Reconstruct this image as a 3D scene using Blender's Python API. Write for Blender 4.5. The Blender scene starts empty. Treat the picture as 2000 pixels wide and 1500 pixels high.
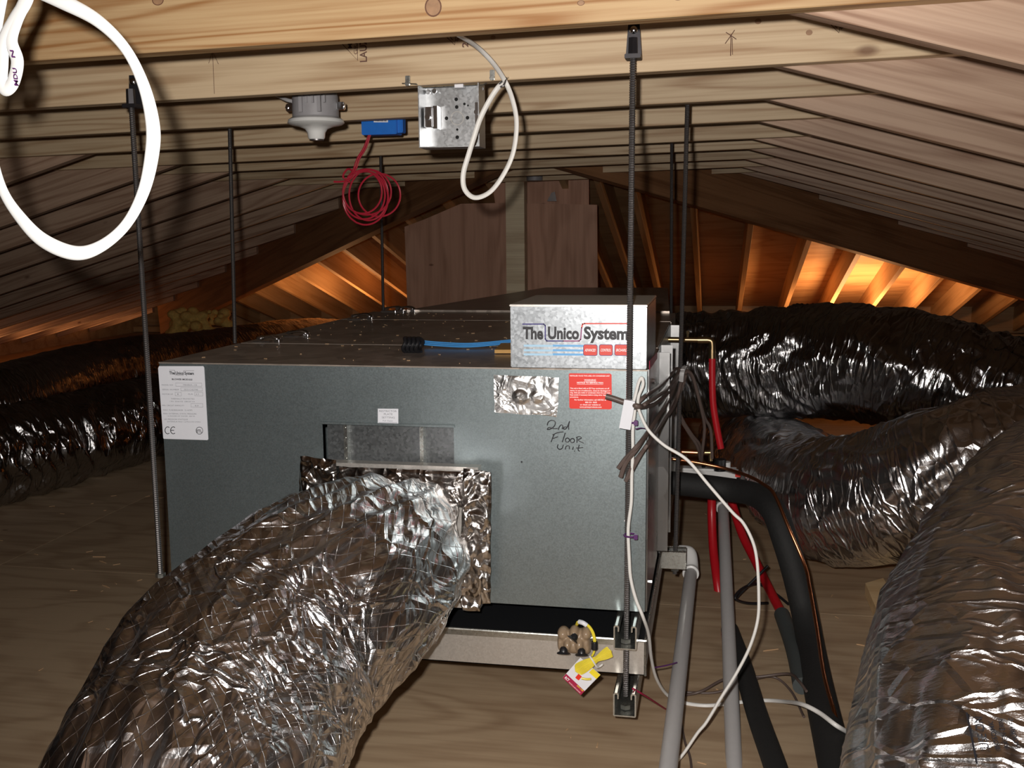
import bpy, bmesh, math, random
import numpy as np
from mathutils import Vector, Matrix, noise
random.seed(7)
S = bpy.context.scene
COL = S.collection
# ------------------------------------------------------------------ camera (calibrated: f 2033 px, pitch 8.3, yaw 11 deg)
CX = Vector((0.98153466, 0.19106197, -0.00922119))     # rows: camera right / down / forward in world axes
CD = Vector((0.0185975, -0.14329648, -0.98950505))
CF = Vector((-0.19037815, 0.97106202, -0.14420374))
C0 = Vector((0, 0, 1.15)); FPX = 2032.978
cam = bpy.data.cameras.new('camera'); co = bpy.data.objects.new('camera', cam); COL.objects.link(co)
cam.sensor_width = 36; cam.lens = FPX / 2000 * 36; cam.clip_start = 0.05
up = -CD; back = -CF
co.matrix_world = Matrix(((CX.x, up.x, back.x, C0.x), (CX.y, up.y, back.y, C0.y), (CX.z, up.z, back.z, C0.z), (0, 0, 0, 1)))
S.camera = co
W = bpy.data.worlds.new('world'); S.world = W; W.use_nodes = True
W.node_tree.nodes['Background'].inputs[0].default_value = (.9, .75, .6, 1)
W.node_tree.nodes['Background'].inputs[1].default_value = 0.02
def light(name, typ, loc, energy, color, size=.02, look=None, **k):
    l = bpy.data.lights.new(name, typ); l.energy = energy; l.color = color
    o = bpy.data.objects.new(name, l); COL.objects.link(o); o.location = loc
    if typ in ('POINT', 'SPOT'): l.shadow_soft_size = size
    for a, b in k.items(): setattr(l, a, b)
    if look is not None:
        o.rotation_euler = (Vector(look) - Vector(loc)).to_track_quat('-Z', 'Y').to_euler()
    return o
FL = C0 + Vector((-.045, 0, .045))
light('camera_flash', 'SPOT', FL, 150, (1, .95, .9), .014, FL + CF * 3 + Vector((.12, 0, -.05)), spot_size=math.radians(105), spot_blend=1)
# warm lamp light down at the far eaves, and at the left side eave
for nm, loc, en, sx, sy in (('far_eave_light', (1.2, 9.3, .14), 20, 5.4, .25), ('far_left_eave_light', (-3.2, 8.9, .14), 8, 2.4, .25), ('left_eave_light', (-5.9, 8.3, .2), 4, .2, 4)):
    l = light(nm, 'AREA', loc, en, (1, .47, .19), shape='RECTANGLE', size=sx, size_y=sy); l.rotation_euler = (math.pi - .08, 0, 0)
S.view_settings.view_transform = 'Standard'; S.view_settings.look = 'None'
S.view_settings.exposure = .16; S.view_settings.gamma = 1; S.view_settings.use_curve_mapping = False

# ------------------------------------------------------------------ points seen in the photo -> world, on a chosen real plane
def ray(px, py): return CX * ((px - 1000) / FPX) + CD * ((py - 750) / FPX) + CF
def AY(px, py, y): d = ray(px, py); return C0 + d * ((y - C0.y) / d.y)
def AZ(px, py, z): d = ray(px, py); return C0 + d * ((z - C0.z) / d.z)
def AX(px, py, x): d = ray(px, py); return C0 + d * ((x - C0.x) / d.x)
FZ = .08                                                # floor height

# ------------------------------------------------------------------ materials
def newmat(name):
    m = bpy.data.materials.new(name); m.use_nodes = True
    nt = m.node_tree; b = nt.nodes['Principled BSDF']
    return m, nt, b
def N(nt, t, **k):
    n = nt.nodes.new(t)
    for a, v in k.items(): setattr(n, a, v)
    return n
def L(nt, a, b): nt.links.new(a, b)
def plain(name, col, rough=.5, metal=0., bump=0., bscale=60, spec=.5, vary=0.):
    m, nt, b = newmat(name)
    b.inputs['Base Color'].default_value = (*col, 1); b.inputs['Roughness'].default_value = rough
    b.inputs['Metallic'].default_value = metal; b.inputs['Specular IOR Level'].default_value = spec
    tc = N(nt, 'ShaderNodeTexCoord')
    nz = N(nt, 'ShaderNodeTexNoise'); nz.inputs['Scale'].default_value = bscale; nz.inputs['Detail'].default_value = 4
    L(nt, tc.outputs['Object'], nz.inputs['Vector'])
    if bump:
        bp = N(nt, 'ShaderNodeBump'); bp.inputs['Strength'].default_value = bump; bp.inputs['Distance'].default_value = .002
        L(nt, nz.outputs['Fac'], bp.inputs['Height']); L(nt, bp.outputs['Normal'], b.inputs['Normal'])
    v = vary or .12
    mx = N(nt, 'ShaderNodeMixRGB'); mx.inputs['Color1'].default_value = tuple(c * (1 - v) for c in col) + (1,)
    mx.inputs['Color2'].default_value = tuple(min(1, c * (1 + v)) for c in col) + (1,)
    L(nt, nz.outputs['Fac'], mx.inputs['Fac']); L(nt, mx.outputs['Color'], b.inputs['Base Color'])
    return m
def wood(name, c_light, c_dark, rough=.55, ring=34, knots=.9, mottled=.0, contrast=1., ply=False, vert=False):
    m, nt, b = newmat(name)
    tc = N(nt, 'ShaderNodeTexCoord'); oi = N(nt, 'ShaderNodeObjectInfo')
    off = N(nt, 'ShaderNodeVectorMath', operation='MULTIPLY_ADD')
    comb = N(nt, 'ShaderNodeCombineXYZ')
    for k in range(3): L(nt, oi.outputs['Random'], comb.inputs[k])
    off.inputs[1].default_value = (37, 53, 71)
    L(nt, comb.outputs[0], off.inputs[0]); L(nt, tc.outputs['Object'], off.inputs[2])
    P = off.outputs[0]
    mp = N(nt, 'ShaderNodeMapping'); mp.inputs['Scale'].default_value = ((.45, 5, 9) if not ply else (.8, 2.2, 2.2)) if not vert else (2.6, 2.2, .5)
    L(nt, P, mp.inputs['Vector'])
    n1 = N(nt, 'ShaderNodeTexNoise'); n1.inputs['Scale'].default_value = 1.0 if not ply else 1.6; n1.inputs['Detail'].default_value = 2; n1.inputs['Distortion'].default_value = .3
    L(nt, mp.outputs[0], n1.inputs['Vector'])
    # growth rings = sine of a warped coordinate
    ml = N(nt, 'ShaderNodeMath', operation='MULTIPLY'); ml.inputs[1].default_value = ring
    L(nt, n1.outputs['Fac'], ml.inputs[0])
    sn = N(nt, 'ShaderNodeMath', operation='SINE'); L(nt, ml.outputs[0], sn.inputs[0])
    mr = N(nt, 'ShaderNodeMapRange'); mr.inputs['From Min'].default_value = -1; mr.inputs['From Max'].default_value = 1
    L(nt, sn.outputs[0], mr.inputs['Value'])
    pw = N(nt, 'ShaderNodeMath', operation='POWER'); pw.inputs[1].default_value = 2.2; L(nt, mr.outputs[0], pw.inputs[0])
    # fine fibre
    mp2 = N(nt, 'ShaderNodeMapping'); mp2.inputs['Scale'].default_value = ((3, 120, 130) if not ply else (3, 60, 60)) if not vert else (70, 60, 3)
    L(nt, P, mp2.inputs['Vector'])
    n2 = N(nt, 'ShaderNodeTexNoise'); n2.inputs['Scale'].default_value = 1; n2.inputs['Detail'].default_value = 3
    L(nt, mp2.outputs[0], n2.inputs['Vector'])
    # blotches
    n3 = N(nt, 'ShaderNodeTexNoise'); n3.inputs['Scale'].default_value = 1.7; n3.inputs['Detail'].default_value = 4; n3.inputs['Roughness'].default_value = .6
    L(nt, P, n3.inputs['Vector'])
    f = N(nt, 'ShaderNodeMath', operation='MULTIPLY_ADD'); f.inputs[1].default_value = .62 * contrast
    L(nt, pw.outputs[0], f.inputs[0])
    f2 = N(nt, 'ShaderNodeMath', operation='MULTIPLY_ADD'); f2.inputs[1].default_value = 1.5 * contrast; f2.inputs[2].default_value = -.65 * contrast
    L(nt, n2.outputs['Fac'], f2.inputs[0]); L(nt, f2.outputs[0], f.inputs[2])
    f3 = N(nt, 'ShaderNodeMath', operation='MULTIPLY_ADD'); f3.inputs[1].default_value = .6 + mottled; f3.use_clamp = True
    L(nt, n3.outputs['Fac'], f3.inputs[0])
    sb = N(nt, 'ShaderNodeMath', operation='SUBTRACT'); sb.inputs[1].default_value = .3 + mottled / 2
    L(nt, f.outputs[0], sb.inputs[0]); L(nt, sb.outputs[0], f3.inputs[2])
    mx = N(nt, 'ShaderNodeMixRGB'); mx.inputs['Color1'].default_value = (*c_light, 1); mx.inputs['Color2'].default_value = (*c_dark, 1)
    L(nt, f3.outputs[0], mx.inputs['Fac'])
    last = mx.outputs['Color']
    if knots:
        mp3 = N(nt, 'ShaderNodeMapping'); mp3.inputs['Scale'].default_value = (2.1, 4.5, 4.5)
        L(nt, P, mp3.inputs['Vector'])
        vo = N(nt, 'ShaderNodeTexVoronoi'); vo.inputs['Scale'].default_value = 1.0 if not ply else 1.4
        L(nt, mp3.outputs[0], vo.inputs['Vector'])
        cr = N(nt, 'ShaderNodeMapRange'); cr.inputs['From Min'].default_value = .025; cr.inputs['From Max'].default_value = .065 * knots
        cr.inputs['To Min'].default_value = 1; cr.inputs['To Max'].default_value = 0
        L(nt, vo.outputs['Distance'], cr.inputs['Value'])
        mk = N(nt, 'ShaderNodeMixRGB'); mk.inputs['Color2'].default_value = (c_dark[0] * .35, c_dark[1] * .22, c_dark[2] * .18, 1)
        ms = N(nt, 'ShaderNodeMath', operation='MULTIPLY'); ms.inputs[1].default_value = .75; ms.use_clamp = True
        L(nt, cr.outputs[0], ms.inputs[0]); L(nt, ms.outputs[0], mk.inputs['Fac']); L(nt, last, mk.inputs['Color1'])
        last = mk.outputs['Color']
    hv = N(nt, 'ShaderNodeHueSaturation')
    rr = N(nt, 'ShaderNodeMapRange'); rr.inputs['To Min'].default_value = .86; rr.inputs['To Max'].default_value = 1.08
    L(nt, oi.outputs['Random'], rr.inputs['Value']); L(nt, rr.outputs[0], hv.inputs['Value']); L(nt, last, hv.inputs['Color'])
    L(nt, hv.outputs[0], b.inputs['Base Color'])
    b.inputs['Roughness'].default_value = rough; b.inputs['Specular IOR Level'].default_value = .3
    bp = N(nt, 'ShaderNodeBump'); bp.inputs['Strength'].default_value = .25; bp.inputs['Distance'].default_value = .0015
    L(nt, n2.outputs['Fac'], bp.inputs['Height']); L(nt, bp.outputs['Normal'], b.inputs['Normal'])
    return m
def foil(name, col=(.80, .80, .82), rough=.2, s1=14, s2=70, b1=.35, b2=.25, scrim=0, wr=(1, 1, 1), dust=0.25):
    m, nt, b = newmat(name)
    b.inputs['Metallic'].default_value = 1
    tc = N(nt, 'ShaderNodeTexCoord'); uv = tc.outputs['UV']
    mp = N(nt, 'ShaderNodeMapping'); mp.inputs['Scale'].default_value = wr; L(nt, uv, mp.inputs['Vector'])
    n1 = N(nt, 'ShaderNodeTexNoise'); n1.inputs['Scale'].default_value = s1; n1.inputs['Detail'].default_value = 3; n1.inputs['Distortion'].default_value = .8
    L(nt, mp.outputs[0], n1.inputs['Vector'])
    v1 = N(nt, 'ShaderNodeTexVoronoi', feature='DISTANCE_TO_EDGE'); v1.inputs['Scale'].default_value = s2 * .4
    L(nt, mp.outputs[0], v1.inputs['Vector'])
    n2 = N(nt, 'ShaderNodeTexNoise'); n2.inputs['Scale'].default_value = s2; n2.inputs['Detail'].default_value = 5; n2.inputs['Roughness'].default_value = .65
    L(nt, mp.outputs[0], n2.inputs['Vector'])
    # ridged creases
    ab = N(nt, 'ShaderNodeMath', operation='SUBTRACT'); ab.inputs[1].default_value = .5; L(nt, n1.outputs['Fac'], ab.inputs[0])
    a2 = N(nt, 'ShaderNodeMath', operation='ABSOLUTE'); L(nt, ab.outputs[0], a2.inputs[0])
    a3 = N(nt, 'ShaderNodeMapRange'); a3.inputs['From Min'].default_value = 0; a3.inputs['From Max'].default_value = .07; a3.inputs['To Min'].default_value = 1; a3.inputs['To Max'].default_value = 0
    L(nt, a2.outputs[0], a3.inputs['Value'])
    a4 = N(nt, 'ShaderNodeMath', operation='POWER'); a4.inputs[1].default_value = 2.; L(nt, a3.outputs[0], a4.inputs[0])
    vv = N(nt, 'ShaderNodeMapRange'); vv.inputs['From Min'].default_value = 0; vv.inputs['From Max'].default_value = .12; vv.inputs['To Min'].default_value = .35; vv.inputs['To Max'].default_value = 0
    L(nt, v1.outputs['Distance'], vv.inputs['Value'])
    a5 = N(nt, 'ShaderNodeMath', operation='MULTIPLY_ADD'); a5.inputs[1].default_value = .55; L(nt, a4.outputs[0], a5.inputs[0]); L(nt, vv.outputs[0], a5.inputs[2])
    a6 = N(nt, 'ShaderNodeMath', operation='MULTIPLY_ADD'); a6.inputs[1].default_value = 3.; L(nt, a2.outputs[0], a6.inputs[0]); L(nt, a5.outputs[0], a6.inputs[2])
    bp1 = N(nt, 'ShaderNodeBump'); bp1.inputs['Strength'].default_value = b1; bp1.inputs['Distance'].default_value = .012
    L(nt, a6.outputs[0], bp1.inputs['Height'])
    bp2 = N(nt, 'ShaderNodeBump'); bp2.inputs['Strength'].default_value = b2; bp2.inputs['Distance'].default_value = .006
    L(nt, n2.outputs['Fac'], bp2.inputs['Height']); L(nt, bp1.outputs['Normal'], bp2.inputs['Normal'])
    last = bp2.outputs['Normal']
    if scrim:                                            # reinforcing threads pressed under the foil: a diamond net
        sx = N(nt, 'ShaderNodeSeparateXYZ'); L(nt, uv, sx.inputs[0])
        hs = []
        for sg in (1, -1):
            ma = N(nt, 'ShaderNodeMath', operation='MULTIPLY_ADD'); ma.inputs[1].default_value = sg
            L(nt, sx.outputs[0], ma.inputs[0]); L(nt, sx.outputs[1], ma.inputs[2])
            mm = N(nt, 'ShaderNodeMath', operation='MULTIPLY'); mm.inputs[1].default_value = scrim; L(nt, ma.outputs[0], mm.inputs[0])
            fr = N(nt, 'ShaderNodeMath', operation='PINGPONG'); fr.inputs[1].default_value = .5; L(nt, mm.outputs[0], fr.inputs[0])
            g = N(nt, 'ShaderNodeMapRange'); g.inputs['From Min'].default_value = 0; g.inputs['From Max'].default_value = .035
            g.inputs['To Min'].default_value = 1; g.inputs['To Max'].default_value = 0; L(nt, fr.outputs[0], g.inputs['Value']); hs.append(g.outputs[0])
        mxm = N(nt, 'ShaderNodeMath', operation='MAXIMUM'); L(nt, hs[0], mxm.inputs[0]); L(nt, hs[1], mxm.inputs[1])
        bp3 = N(nt, 'ShaderNodeBump'); bp3.inputs['Strength'].default_value = .55; bp3.inputs['Distance'].default_value = .001
        L(nt, mxm.outputs[0], bp3.inputs['Height']); L(nt, last, bp3.inputs['Normal']); last = bp3.outputs['Normal']
    L(nt, last, b.inputs['Normal'])
    nd = N(nt, 'ShaderNodeTexNoise'); nd.inputs['Scale'].default_value = 6; nd.inputs['Detail'].default_value = 5
    L(nt, tc.outputs['Object'], nd.inputs['Vector'])
    mx = N(nt, 'ShaderNodeMixRGB'); mx.inputs['Color1'].default_value = (*col, 1); mx.inputs['Color2'].default_value = (col[0] * .88, col[1] * .86, col[2] * .84, 1)
    L(nt, nd.outputs['Fac'], mx.inputs['Fac']); L(nt, mx.outputs[0], b.inputs['Base Color'])
    rg = N(nt, 'ShaderNodeMapRange'); rg.inputs['To Min'].default_value = rough * .7; rg.inputs['To Max'].default_value = rough + dust * .5
    L(nt, nd.outputs['Fac'], rg.inputs['Value']); L(nt, rg.outputs[0], b.inputs['Roughness'])
    return m
def galv(name, col, rough=.4, metal=.85, spangle=90, amp=.25, bump=.05, smear=0.0):
    m, nt, b = newmat(name)
    b.inputs['Metallic'].default_value = metal
    tc = N(nt, 'ShaderNodeTexCoord')
    vo = N(nt, 'ShaderNodeTexVoronoi'); vo.inputs['Scale'].default_value = spangle; L(nt, tc.outputs['Object'], vo.inputs['Vector'])
    bw = N(nt, 'ShaderNodeRGBToBW'); L(nt, vo.outputs['Color'], bw.inputs[0])
    nz = N(nt, 'ShaderNodeTexNoise'); nz.inputs['Scale'].default_value = 3.5; nz.inputs['Detail'].default_value = 5; nz.inputs['Roughness'].default_value = .6
    L(nt, tc.outputs['Object'], nz.inputs['Vector'])
    ad = N(nt, 'ShaderNodeMath', operation='ADD'); L(nt, bw.outputs[0], ad.inputs[0]); L(nt, nz.outputs['Fac'], ad.inputs[1])
    mr = N(nt, 'ShaderNodeMapRange'); mr.inputs['From Min'].default_value = .4; mr.inputs['From Max'].default_value = 1.5
    L(nt, ad.outputs[0], mr.inputs['Value'])
    mx = N(nt, 'ShaderNodeMixRGB'); mx.inputs['Color1'].default_value = tuple(c * (1 - amp) for c in col) + (1,); mx.inputs['Color2'].default_value = tuple(min(1, c * (1 + amp)) for c in col) + (1,)
    L(nt, mr.outputs[0], mx.inputs['Fac']); L(nt, mx.outputs[0], b.inputs['Base Color'])
    r2 = N(nt, 'ShaderNodeMapRange'); r2.inputs['From Min'].default_value = .4; r2.inputs['From Max'].default_value = 1.5
    r2.inputs['To Min'].default_value = rough - .03; r2.inputs['To Max'].default_value = rough + .04
    L(nt, ad.outputs[0], r2.inputs['Value']); L(nt, r2.outputs[0], b.inputs['Roughness'])
    bp = N(nt, 'ShaderNodeBump'); bp.inputs['Strength'].default_value = bump; bp.inputs['Distance'].default_value = .01
    nb = N(nt, 'ShaderNodeTexNoise'); nb.inputs['Scale'].default_value = 5; nb.inputs['Detail'].default_value = 1; L(nt, tc.outputs['Object'], nb.inputs['Vector'])
    L(nt, nb.outputs['Fac'], bp.inputs['Height']); L(nt, bp.outputs['Normal'], b.inputs['Normal'])
    return m

M = {}
M['tie'] = wood('pale_spruce', (.62, .47, .30), (.38, .24, .13), ring=85, contrast=1.)
M['rafter'] = wood('rafter_spruce', (.50, .345, .245), (.29, .17, .11), ring=70, contrast=1.)
M['near_tie'] = wood('golden_spruce', (.48, .325, .17), (.29, .14, .05), ring=105, contrast=1.2)
M['jack'] = wood('jack_pine', (.62, .42, .22), (.45, .27, .12), ring=20)
M['lvl'] = wood('laminated_beam', (.34, .17, .08), (.20, .09, .04), ring=26, knots=0, mottled=.4)
M['sheath'] = wood('roof_plywood', (.60, .40, .21), (.42, .25, .12), ring=26, ply=True)
M['floor'] = wood('floor_plywood', (.54, .40, .26), (.30, .19, .11), ring=46, knots=.7, mottled=.45, ply=True, contrast=.65)
M['panel'] = wood('dull_plywood', (.62, .35, .24), (.42, .22, .14), ring=40, knots=.9, ply=True, contrast=.9, vert=True)
M['post'] = wood('grey_stud', (.85, .72, .50), (.60, .46, .30), ring=16)
M['foilA'] = foil('wrinkled_foil_scrim', rough=.2, s1=9, s2=40, b1=.8, b2=.3, scrim=40, dust=.3)
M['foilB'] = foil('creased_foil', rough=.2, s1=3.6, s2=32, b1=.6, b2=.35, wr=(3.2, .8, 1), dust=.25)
M['foilD'] = foil('foil_dark_reflections', col=(.42, .42, .43), rough=.13, s1=4, s2=34, b1=.5, b2=.4, wr=(3.2, .8, 1), dust=.2)  # base colour darkened to imitate foil mirroring the dark attic
M['tape'] = foil('foil_tape', col=(.62, .60, .58), rough=.2, s1=3, s2=14, b1=.3, b2=.15, dust=.1)
M['patch'] = foil('foil_patch', col=(.9, .9, .9), rough=.34, s1=5, s2=16, b1=.25, b2=.1, dust=.1)
M['cab'] = galv('grey_cabinet_steel', (.26, .305, .315), rough=.37, metal=.80, spangle=420, amp=.12)
M['cabtop'] = galv('dusty_cabinet_top', (.40, .34, .29), rough=.30, metal=.45, spangle=30, amp=.3, bump=.12)
M['cbox'] = galv('bright_galvanised', (.33, .35, .37), rough=.38, metal=.85, spangle=200, amp=.3)
M['jbox'] = galv('junction_box_steel', (.50, .51, .52), rough=.33, metal=.9, spangle=200, amp=.12)
M['tray'] = galv('drain_tray_steel', (.60, .57, .53), rough=.40, metal=.75, spangle=300, amp=.08)
M['side'] = galv('side_steel', (.30, .30, .30), rough=.24, metal=.95, spangle=20, amp=.08)
M['rplate'] = galv('restrictor_steel', (.17, .18, .185), rough=.42, metal=.85, spangle=200, amp=.3)
M['strut'] = galv('strut_zinc', (.55, .56, .53), rough=.28, metal=.95, spangle=200, amp=.12)
M['chrome'] = plain('bright_zinc', (.75, .76, .78), .18, 1)
M['rod'] = plain('threaded_steel', (.22, .21, .21), .38, .9)
M['blackiron'] = plain('black_iron', (.035, .032, .035), .4, .6)
M['rubber'] = plain('black_foam_rubber', (.012, .012, .012), .75, 0, bump=.4, bscale=120, vary=.3)
M['mat'] = plain('black_liner', (.008, .009, .011), .6)
M['white'] = plain('white_cable_jacket', (.80, .79, .76), .38, vary=.04)
M['loop'] = plain('near_cable_jacket', (.60, .60, .59), .5, vary=.04)
M['cream'] = plain('off_white_cable', (.74, .72, .68), .45, vary=.05)
M['pvc'] = plain('grey_white_pvc', (.50, .49, .49), .4, vary=.05)
M['pvcw'] = plain('white_pvc', (.78, .78, .77), .35, vary=.03)
M['porc'] = plain('porcelain', (.68, .68, .66), .22, vary=.03)
M['greyplast'] = plain('grey_plastic', (.30, .29, .30), .5)
M['blue'] = plain('blue_plastic', (.01, .16, .62), .4)
M['bluelt'] = plain('blue_tie', (.08, .36, .82), .4)
M['redw'] = plain('red_wire', (.40, .02, .04), .3)
M['redpipe'] = plain('red_pex', (.46, .008, .015), .35)
M['brown'] = plain('brown_thermostat_cable', (.105, .075, .065), .45)
M['blk'] = plain('black_plastic', (.012, .012, .014), .35)
M['ink'] = plain('black_ink', (.015, .015, .02), .5)
M['inkg'] = plain('grey_ink', (.20, .20, .22), .6)
M['stamp'] = plain('brown_stamp_ink', (.13, .065, .045), .8)
M['paper'] = plain('white_label', (.74, .75, .80), .45, vary=.02)
M['redlab'] = plain('red_label', (.78, .03, .015), .4, vary=.03)
M['redbtn'] = plain('red_print', (.72, .05, .03), .4, vary=.03)
M['navy'] = plain('navy_print', (.05, .04, .20), .4)
M['plum'] = plain('plum_print', (.28, .06, .18), .4)
M['bar1'] = plain('light_blue_print', (.42, .66, .86), .4, vary=.03)
M['bar2'] = plain('blue_print', (.16, .44, .80), .4, vary=.03)
M['whiteink'] = plain('white_print', (.92, .90, .90), .5, vary=.02)
M['tan'] = plain('tan_plastic', (.30, .215, .14), .28)
M['yellow'] = plain('yellow_cord', (.80, .66, .05), .35)
M['maroon'] = plain('maroon_print', (.38, .01, .06), .4)
M['yellowp'] = plain('yellow_print', (.85, .68, .02), .5)
M['copper'] = plain('copper', (.62, .25, .12), .28, 1)
M['brass'] = plain('brass', (.42, .30, .16), .34, 1)
M['purple'] = plain('purple_tie', (.09, .02, .12), .4)
M['card'] = plain('cardboard', (.50, .28, .08), .7)
M['insul'] = plain('yellow_insulation', (.62, .42, .12), .9, bump=1, bscale=60, vary=.4)
M['offcut'] = wood('offcut_pine', (.90, .66, .38), (.75, .50, .25))
M['splinter'] = plain('splinter_wood', (.62, .40, .22), .7)
M['greysleeve'] = plain('grey_sleeve', (.06, .07, .07), .7)
M['knot'] = plain('knot_wood', (.30, .17, .09), .6, vary=.4, bscale=90)
M['knotring'] = plain('knot_bark_ring', (.12, .05, .025), .7)
M['hole'] = plain('dark_hole', (.006, .006, .006), .9)

# ------------------------------------------------------------------ object helpers
def link(o, parent=None):
    COL.objects.link(o)
    if parent is not None:
        o.parent = parent
        o.matrix_parent_inverse = Matrix.Translation(parent.location).inverted()
    return o
def thing(name, label, cat, loc=(0, 0, 0), group=None):
    o = bpy.data.objects.new(name, None); COL.objects.link(o); o.location = loc; o.empty_display_size = .02
    o['label'] = label; o['category'] = cat
    if group: o['group'] = group
    return o
def tag(o, label=None, cat=None, group=None, kind=None):
    for k, v in (('label', label), ('category', cat), ('group', group), ('kind', kind)):
        if v: o[k] = v
    return o
def mesh_obj(name, verts, faces, mat, parent=None, smooth=False, uvs=None, origin=None):
    verts = [Vector(v) for v in verts]
    if origin is None:
        a = np.array([tuple(v) for v in verts]); origin = Vector((a.min(0) + a.max(0)) / 2)
    else: origin = Vector(origin)
    me = bpy.data.meshes.new(name)
    me.from_pydata([tuple(v - origin) for v in verts], [], faces)
    me.materials.append(M[mat] if isinstance(mat, str) else mat)
    if smooth: me.polygons.foreach_set('use_smooth', [True] * len(me.polygons))
    if uvs is not None:
        ul = me.uv_layers.new(name='UVMap')
        idx = np.zeros(len(me.loops), dtype=np.int32); me.loops.foreach_get('vertex_index', idx)
        ul.data.foreach_set('uv', np.array(uvs, dtype=np.float32)[idx].ravel())
    me.update()
    o = bpy.data.objects.new(name, me)
    if parent is not None:
        COL.objects.link(o); o.parent = parent; o.location = origin - parent_world(parent)
    else:
        COL.objects.link(o); o.location = origin
    return o
def parent_world(p):
    v = Vector(p.location)
    while p.parent is not None:
        p = p.parent; v = v + Vector(p.location)
    return v
class MB:
    """collects shapes that are ONE part"""
    def __init__(s): s.v = []; s.f = []
    def add(s, vs, fs):
        n = len(s.v); s.v += [Vector(v) for v in vs]; s.f += [tuple(i + n for i in f) for f in fs]
        return s
    def box(s, a, b):
        x0, y0, z0 = (min(a[i], b[i]) for i in range(3)); x1, y1, z1 = (max(a[i], b[i]) for i in range(3))
        return s.add([(x0, y0, z0), (x1, y0, z0), (x1, y1, z0), (x0, y1, z0), (x0, y0, z1), (x1, y0, z1), (x1, y1, z1), (x0, y1, z1)],
                     [(0, 3, 2, 1), (4, 5, 6, 7), (0, 1, 5, 4), (1, 2, 6, 5), (2, 3, 7, 6), (3, 0, 4, 7)])
    def bbox(s, a, b, r=.003):
        """box with chamfered edges"""
        bm = bmesh.new(); a = Vector(a); b = Vector(b); c = (a + b) / 2; d = b - a
        bmesh.ops.create_cube(bm, size=1, matrix=Matrix.Translation(c) @ Matrix.Diagonal((abs(d.x), abs(d.y), abs(d.z), 1)))
        bmesh.ops.bevel(bm, geom=list(bm.edges), offset=r, segments=2, affect='EDGES')
        bm.verts.index_update(); s.add([v.co.copy() for v in bm.verts], [[v.index for v in f.verts] for f in bm.faces]); bm.free(); return s
    def slab(s, quad, nrm, t):
        """closed outline (list of points) thickened by t along nrm"""
        n = len(quad); q = [Vector(p) for p in quad]; nrm = Vector(nrm).normalized() * t
        vs = q + [p + nrm for p in q]
        fs = [tuple(range(n))[::-1], tuple(range(n, 2 * n))] + [(i, (i + 1) % n, n + (i + 1) % n, n + i) for i in range(n)]
        return s.add(vs, fs)
    def cyl(s, p0, p1, r0, r1=None, n=16):
        r1 = r0 if r1 is None else r1; p0 = Vector(p0); p1 = Vector(p1); a, b = frame((p1 - p0).normalized())
        vs = []
        for p, r in ((p0, r0), (p1, r1)):
            for k in range(n):
                t = 2 * math.pi * k / n; vs.append(p + a * (math.cos(t) * r) + b * (math.sin(t) * r))
        fs = [(k, (k + 1) % n, n + (k + 1) % n, n + k) for k in range(n)] + [tuple(range(n))[::-1], tuple(range(n, 2 * n))]
        return s.add(vs, fs)
    def sphere(s, c, r, sc=(1, 1, 1), u=16, v=10):
        vs = []; fs = []
        for j in range(v + 1):
            ph = math.pi * j / v
            for i in range(u):
                t = 2 * math.pi * i / u
                vs.append(Vector(c) + Vector((math.sin(ph) * math.cos(t) * r * sc[0], math.sin(ph) * math.sin(t) * r * sc[1], math.cos(ph) * r * sc[2])))
        for j in range(v):
            for i in range(u): fs.append((j * u + i, j * u + (i + 1) % u, (j + 1) * u + (i + 1) % u, (j + 1) * u + i))
        return s.add(vs, fs)
    def lathe(s, c, axis, prof, n=28):
        """prof = [(distance along axis, radius)]"""
        a, b = frame(Vector(axis).normalized()); ax = Vector(axis).normalized(); vs = []; fs = []
        for h, r in prof:
            for k in range(n):
                t = 2 * math.pi * k / n; vs.append(Vector(c) + ax * h + a * (math.cos(t) * r) + b * (math.sin(t) * r))
        m = len(prof)
        for j in range(m - 1):
            for k in range(n): fs.append((j * n + k, j * n + (k + 1) % n, (j + 1) * n + (k + 1) % n, (j + 1) * n + k))
        fs.append(tuple(range(n))[::-1]); fs.append(tuple(range((m - 1) * n, m * n)))
        return s.add(vs, fs)
    def tube(s, pts, r, n=8, flat=1., smooth=6, up=None, cap=True):
        P = spline(pts, smooth) if smooth else [Vector(p) for p in pts]
        fr = frames(P, up); vs = []; fs = []; m = len(P)
        for j, p in enumerate(P):
            a, b = fr[j]; rr = r if not callable(r) else r(j / (m - 1))
            for k in range(n):
                t = 2 * math.pi * k / n; vs.append(p + a * (math.cos(t) * rr) + b * (math.sin(t) * rr * flat))
        for j in range(m - 1):
            for k in range(n): fs.append((j * n + k, j * n + (k + 1) % n, (j + 1) * n + (k + 1) % n, (j + 1) * n + k))
        if cap: fs.append(tuple(range(n))[::-1]); fs.append(tuple(range((m - 1) * n, m * n)))
        return s.add(vs, fs)
    def build(s, name, mat, parent=None, smooth=False, origin=None):
        o = mesh_obj(name, s.v, s.f, mat, parent, False, None, origin)
        if smooth:
            me = o.data; bm = bmesh.new(); bm.from_mesh(me)
            bmesh.ops.recalc_face_normals(bm, faces=bm.faces)
            for f in bm.faces: f.smooth = True
            for e in bm.edges:
                if len(e.link_faces) == 2 and e.calc_face_angle(0) > .7: e.smooth = False
            bm.to_mesh(me); bm.free()
        return o
def frame(d):
    t = Vector((0, 0, 1)) if abs(d.z) < .9 else Vector((1, 0, 0))
    a = d.cross(t).normalized(); return a, d.cross(a).normalized()
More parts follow.
